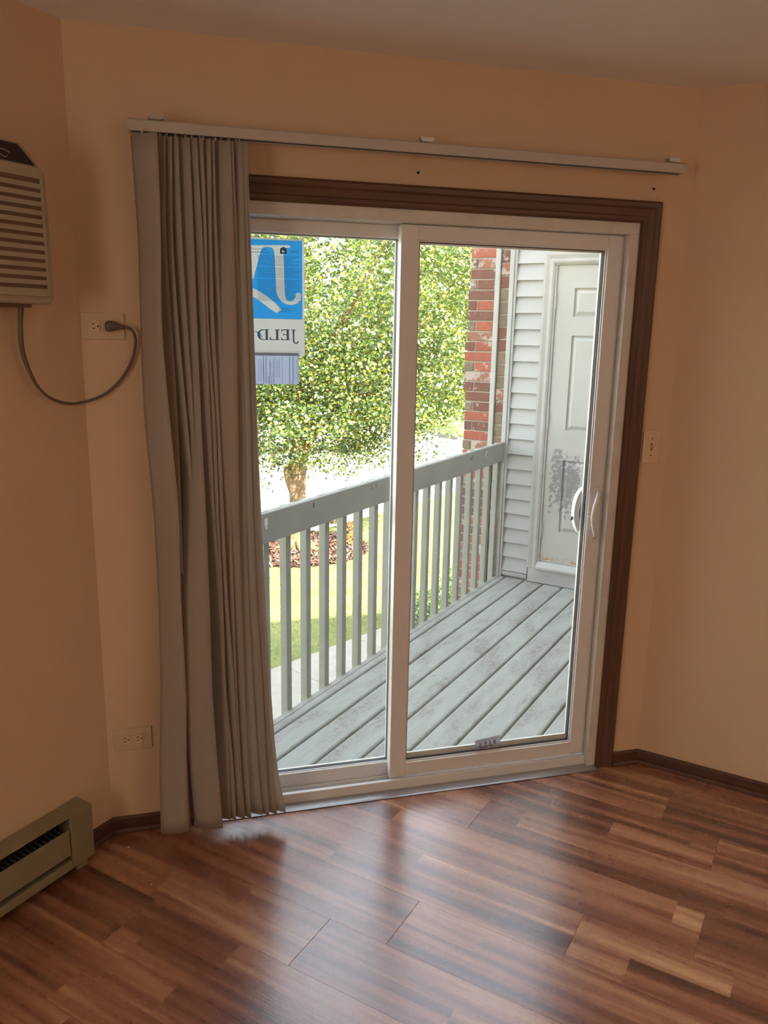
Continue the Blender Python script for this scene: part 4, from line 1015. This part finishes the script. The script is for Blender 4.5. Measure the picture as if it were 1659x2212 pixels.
for pth, r0_ in (([(tx+.05, ty, -.85), (tx+.10, ty, -.2), (tx+.06, ty+.1, .8), (tx+.2, ty+.2, 2.2), (tx+.1, ty+.2, 4.0)], .115),
                 ([(tx+.12, ty, -.85), (tx+.35, ty-.1, -.35), (tx+.75, ty-.2, .15), (tx+1.5, ty-.5, 1.0), (tx+2.4, ty-.9, 1.9)], .095),
                 ([(tx+.02, ty, -.80), (tx-.2, ty+.1, -.1), (tx-.7, ty+.3, .8), (tx-1.6, ty+.4, 2.0), (tx-2.4, ty+.4, 3.0)], .09),
                 ([(tx+.14, ty, -.62), (tx+.5, ty, -.30), (tx+1.1, ty+.1, -.05), (tx+2.2, ty, .35), (tx+3.2, ty-.2, .8)], .05),
                 ([(tx+.1, ty+.1, .6), (tx+.6, ty-.4, 1.4), (tx+1.0, ty-1.0, 2.3), (tx+1.4, ty-1.5, 3.2)], .06),
                 ([(tx+.1, ty+.1, 1.2), (tx-.5, ty-.6, 2.0), (tx-1.2, ty-1.3, 3.0)], .05),
                 ([(tx+.9, ty-.3, .4), (tx+1.6, ty-1.0, .5), (tx+2.2, ty-1.6, .9)], .04)):
    pp = catmull(pth, 5); MB().tube(pp, [r0_*(1-.8*i/len(pp)) for i in range(len(pp))], 9).build('branch', M['bark'], tree, smooth=True)
for q in range(7):
    an = q*.9+.3; MB().tube(catmull([(tx+.16*math.cos(an), ty+.16*math.sin(an), GZ+.22), (tx+.32*math.cos(an), ty+.32*math.sin(an), GZ+.06), (tx+.62*math.cos(an+.2), ty+.62*math.sin(an+.2), GZ-.02)], 4), [.09, .085, .08, .07, .06, .05, .04, .03, .02], 8).build('root', M['bark'], tree, smooth=True)
pts, cl = crown_points((1.55, 13.7, 3.0), (4.5, 3.8, 4.25), 96000, 1000, .26, 5, .45)
pts2, _ = crown_points((1.5, 12.9, .45), (2.8, 2.0, 1.65), 30000, 260, .20, 9, .3, -1.45)
islands('foliage', np.vstack([pts, pts2]), 'leaf', tree, 'leaf', .066, 11)

# trees and hedge farther off
for (x, y, rx, rz, zc, n, sz, sd2, lb) in ((8.6, 23.5, 4.4, 4.8, 2.6, 9000, .20, 21, 'yellow-green tree behind the maple, seen left of the brick pier'),
                                       (14.5, 44, 6.2, 6.0, 3.4, 13000, .40, 22, 'distant green tree on the far lawn, seen beside the brick pier'),
                                       (.9, 43, 5.8, 6.5, 3.6, 15000, .40, 23, 'distant tree behind the street, seen through the sliding panel'),
                                       (-12, 42, 6.5, 6.5, 3.6, 12000, .40, 24, 'distant tree behind the street, left of the maple trunk')):
    tt = empty('background_tree', (x, y, GZ), lb, 'tree', 'trees beyond the street')
    MB().tube([(x, y, GZ-.05), (x+.05, y, GZ+1.5), (x, y, zc+.5)], [.28, .22, .12], 10).build('trunk', M['bark'], tt, smooth=True)
    p_, _ = crown_points((x, y, zc), (rx, rx, rz), n, 200, rx*.1, sd2, .5, GZ+1.3)
    islands('foliage', p_, 'leaf_far', tt, 'leaf', sz, sd2+40)

# mulch ring
mr = [(tx+1.45*math.cos(q*math.pi/12)*(1+.06*math.sin(q*2.3)), ty+.05+1.25*math.sin(q*math.pi/12)*(1+.05*math.cos(q*3.1))) for q in range(24)]
mb_ = tag(MB().prism(mr, lambda x, y: (x, y, GZ-.03), lambda x, y: (x, y, GZ-.01)).build('mulch_bed', M['mulch'], origin=(tx, ty, GZ-.03)), 'round bed of reddish bark mulch at the foot of the tree', 'mulch', kind='stuff')
rg = np.random.default_rng(31)
rr = 1.45*np.sqrt(rg.uniform(0, 1, 5200)); an = rg.uniform(0, 2*np.pi, 5200)
o = islands('bark_chips', np.stack([tx+rr*np.cos(an)*1.02, ty+.05+rr*np.sin(an)*.9, np.full(5200, GZ+.01)+rg.uniform(0, .03, 5200)], 1), 'chip', mb_, 'chip', .09, 32, 1.6)

# lawn blades near the sidewalk
n = 36000
gx = rg.uniform(-1.6, 3.6, n); gy = 6.0+rg.uniform(0, 6.5, n)
tpar = (gx+.376)*.533-(gy-7.295)*.846      # distance on the building side of the walk's far edge
keep = (tpar < -.02) | (tpar > 1.16)
rd = np.hypot((gx-tx)/1.45, (gy-ty)/1.3) > 1.0
keep &= rd
o = islands('grass_blades', np.stack([gx, gy, np.full(n, GZ-.035)], 1)[keep], 'grassblade', None, 'blade', .05, 33)
tag(o, 'short grass beside the sidewalk below the balcony', 'grass')

def shrub(x, y, r_, h_, n, mt, lb, seed, sz=.035, cat='shrub', grp=None):
    e = empty('shrub', (x, y, GZ), lb, cat, grp)
    st = MB()
    for i in range(6):
        q = i*1.05; st.tube([(x, y, GZ-.05), (x+r_*.4*math.cos(q), y+r_*.4*math.sin(q), GZ+h_*.5), (x+r_*.6*math.cos(q), y+r_*.6*math.sin(q), GZ+h_*.8)], [.012, .008, .004], 5)
    st.build('stem', M['bark'], e)
    p_, _ = crown_points((x, y, GZ+h_*.52), (r_, r_, h_*.48), n, 60, r_*.14, seed, .3, GZ)
    islands('foliage', p_, mt, e, 'leaf', sz, seed+1)
for (x, y, r_, h_, n, sd3, lb) in ((2.05, 8.35, .42, .62, 2600, 51, 'small-leaved green shrub below the balcony, nearest the door post'), (2.75, 8.95, .45, .75, 2800, 52, 'small-leaved green shrub below the balcony, middle of three'),
                               (3.48, 9.70, .40, .80, 2600, 53, 'small-leaved green shrub close beside the brick pier')):
    shrub(x, y, r_, h_, n, 'leaf_shrub', lb, sd3)
shrub(2.10, 14.1, .20, .30, 420, 'leaf_red', 'reddish seedling at the street edge, right of the tree', 61, .05)
shrub(1.98, 13.2, .17, .22, 380, 'leaf_red', 'small red-brown plant at the right rim of the mulch bed', 62, .05)
shrub(1.98, 15.2, .30, .36, 500, 'leaf_red', 'reddish bush behind the tree trunk, by the street', 63, .06)

# parked car across the street
car = empty('parked_car', (3.3, 26.6, GZ), 'white car parked across the street, half hidden by the tree leaves', 'car')
side = [(-2.25, .30), (-2.28, .62), (-2.15, .82), (-1.25, .95), (-.72, 1.36), (-.3, 1.45), (.65, 1.45), (1.25, 1.12), (1.55, .98), (2.15, .94), (2.26, .75), (2.26, .32), (1.75, .24), (-1.8, .24)]
bd = MB().prism(side, lambda u, z: (3.3+u, 25.75, GZ+z), lambda u, z: (3.3+u, 27.45, GZ+z)).build('body', M['carpaint'], car, bevel=.06)
for wn2 in ([(-1.05, .98), (-.68, 1.30), (-.28, 1.37), (.12, 1.37), (.12, .98)], [(.18, .98), (.18, 1.37), (.62, 1.37), (1.05, 1.10), (1.10, .98)]):
    for yy in (25.735, 27.46): MB().prism(wn2, lambda u, z: (3.3+u, yy, GZ+z), lambda u, z: (3.3+u, yy+.012, GZ+z)).build('window', M['carglass'], car)
for wx in (-1.42, 1.38):
    for y0, y1 in ((25.72, 25.93), (27.27, 27.48)):
        w_ = MB().tube([(3.3+wx, y0, GZ+.31), (3.3+wx, y1, GZ+.31)], .33, 20).build('wheel', M['tyre'], car)
        MB().tube([(3.3+wx, y0-.004, GZ+.31), (3.3+wx, y0+.01, GZ+.31)], .19, 16).build('hub_cap', M['dark_rubber'], w_)
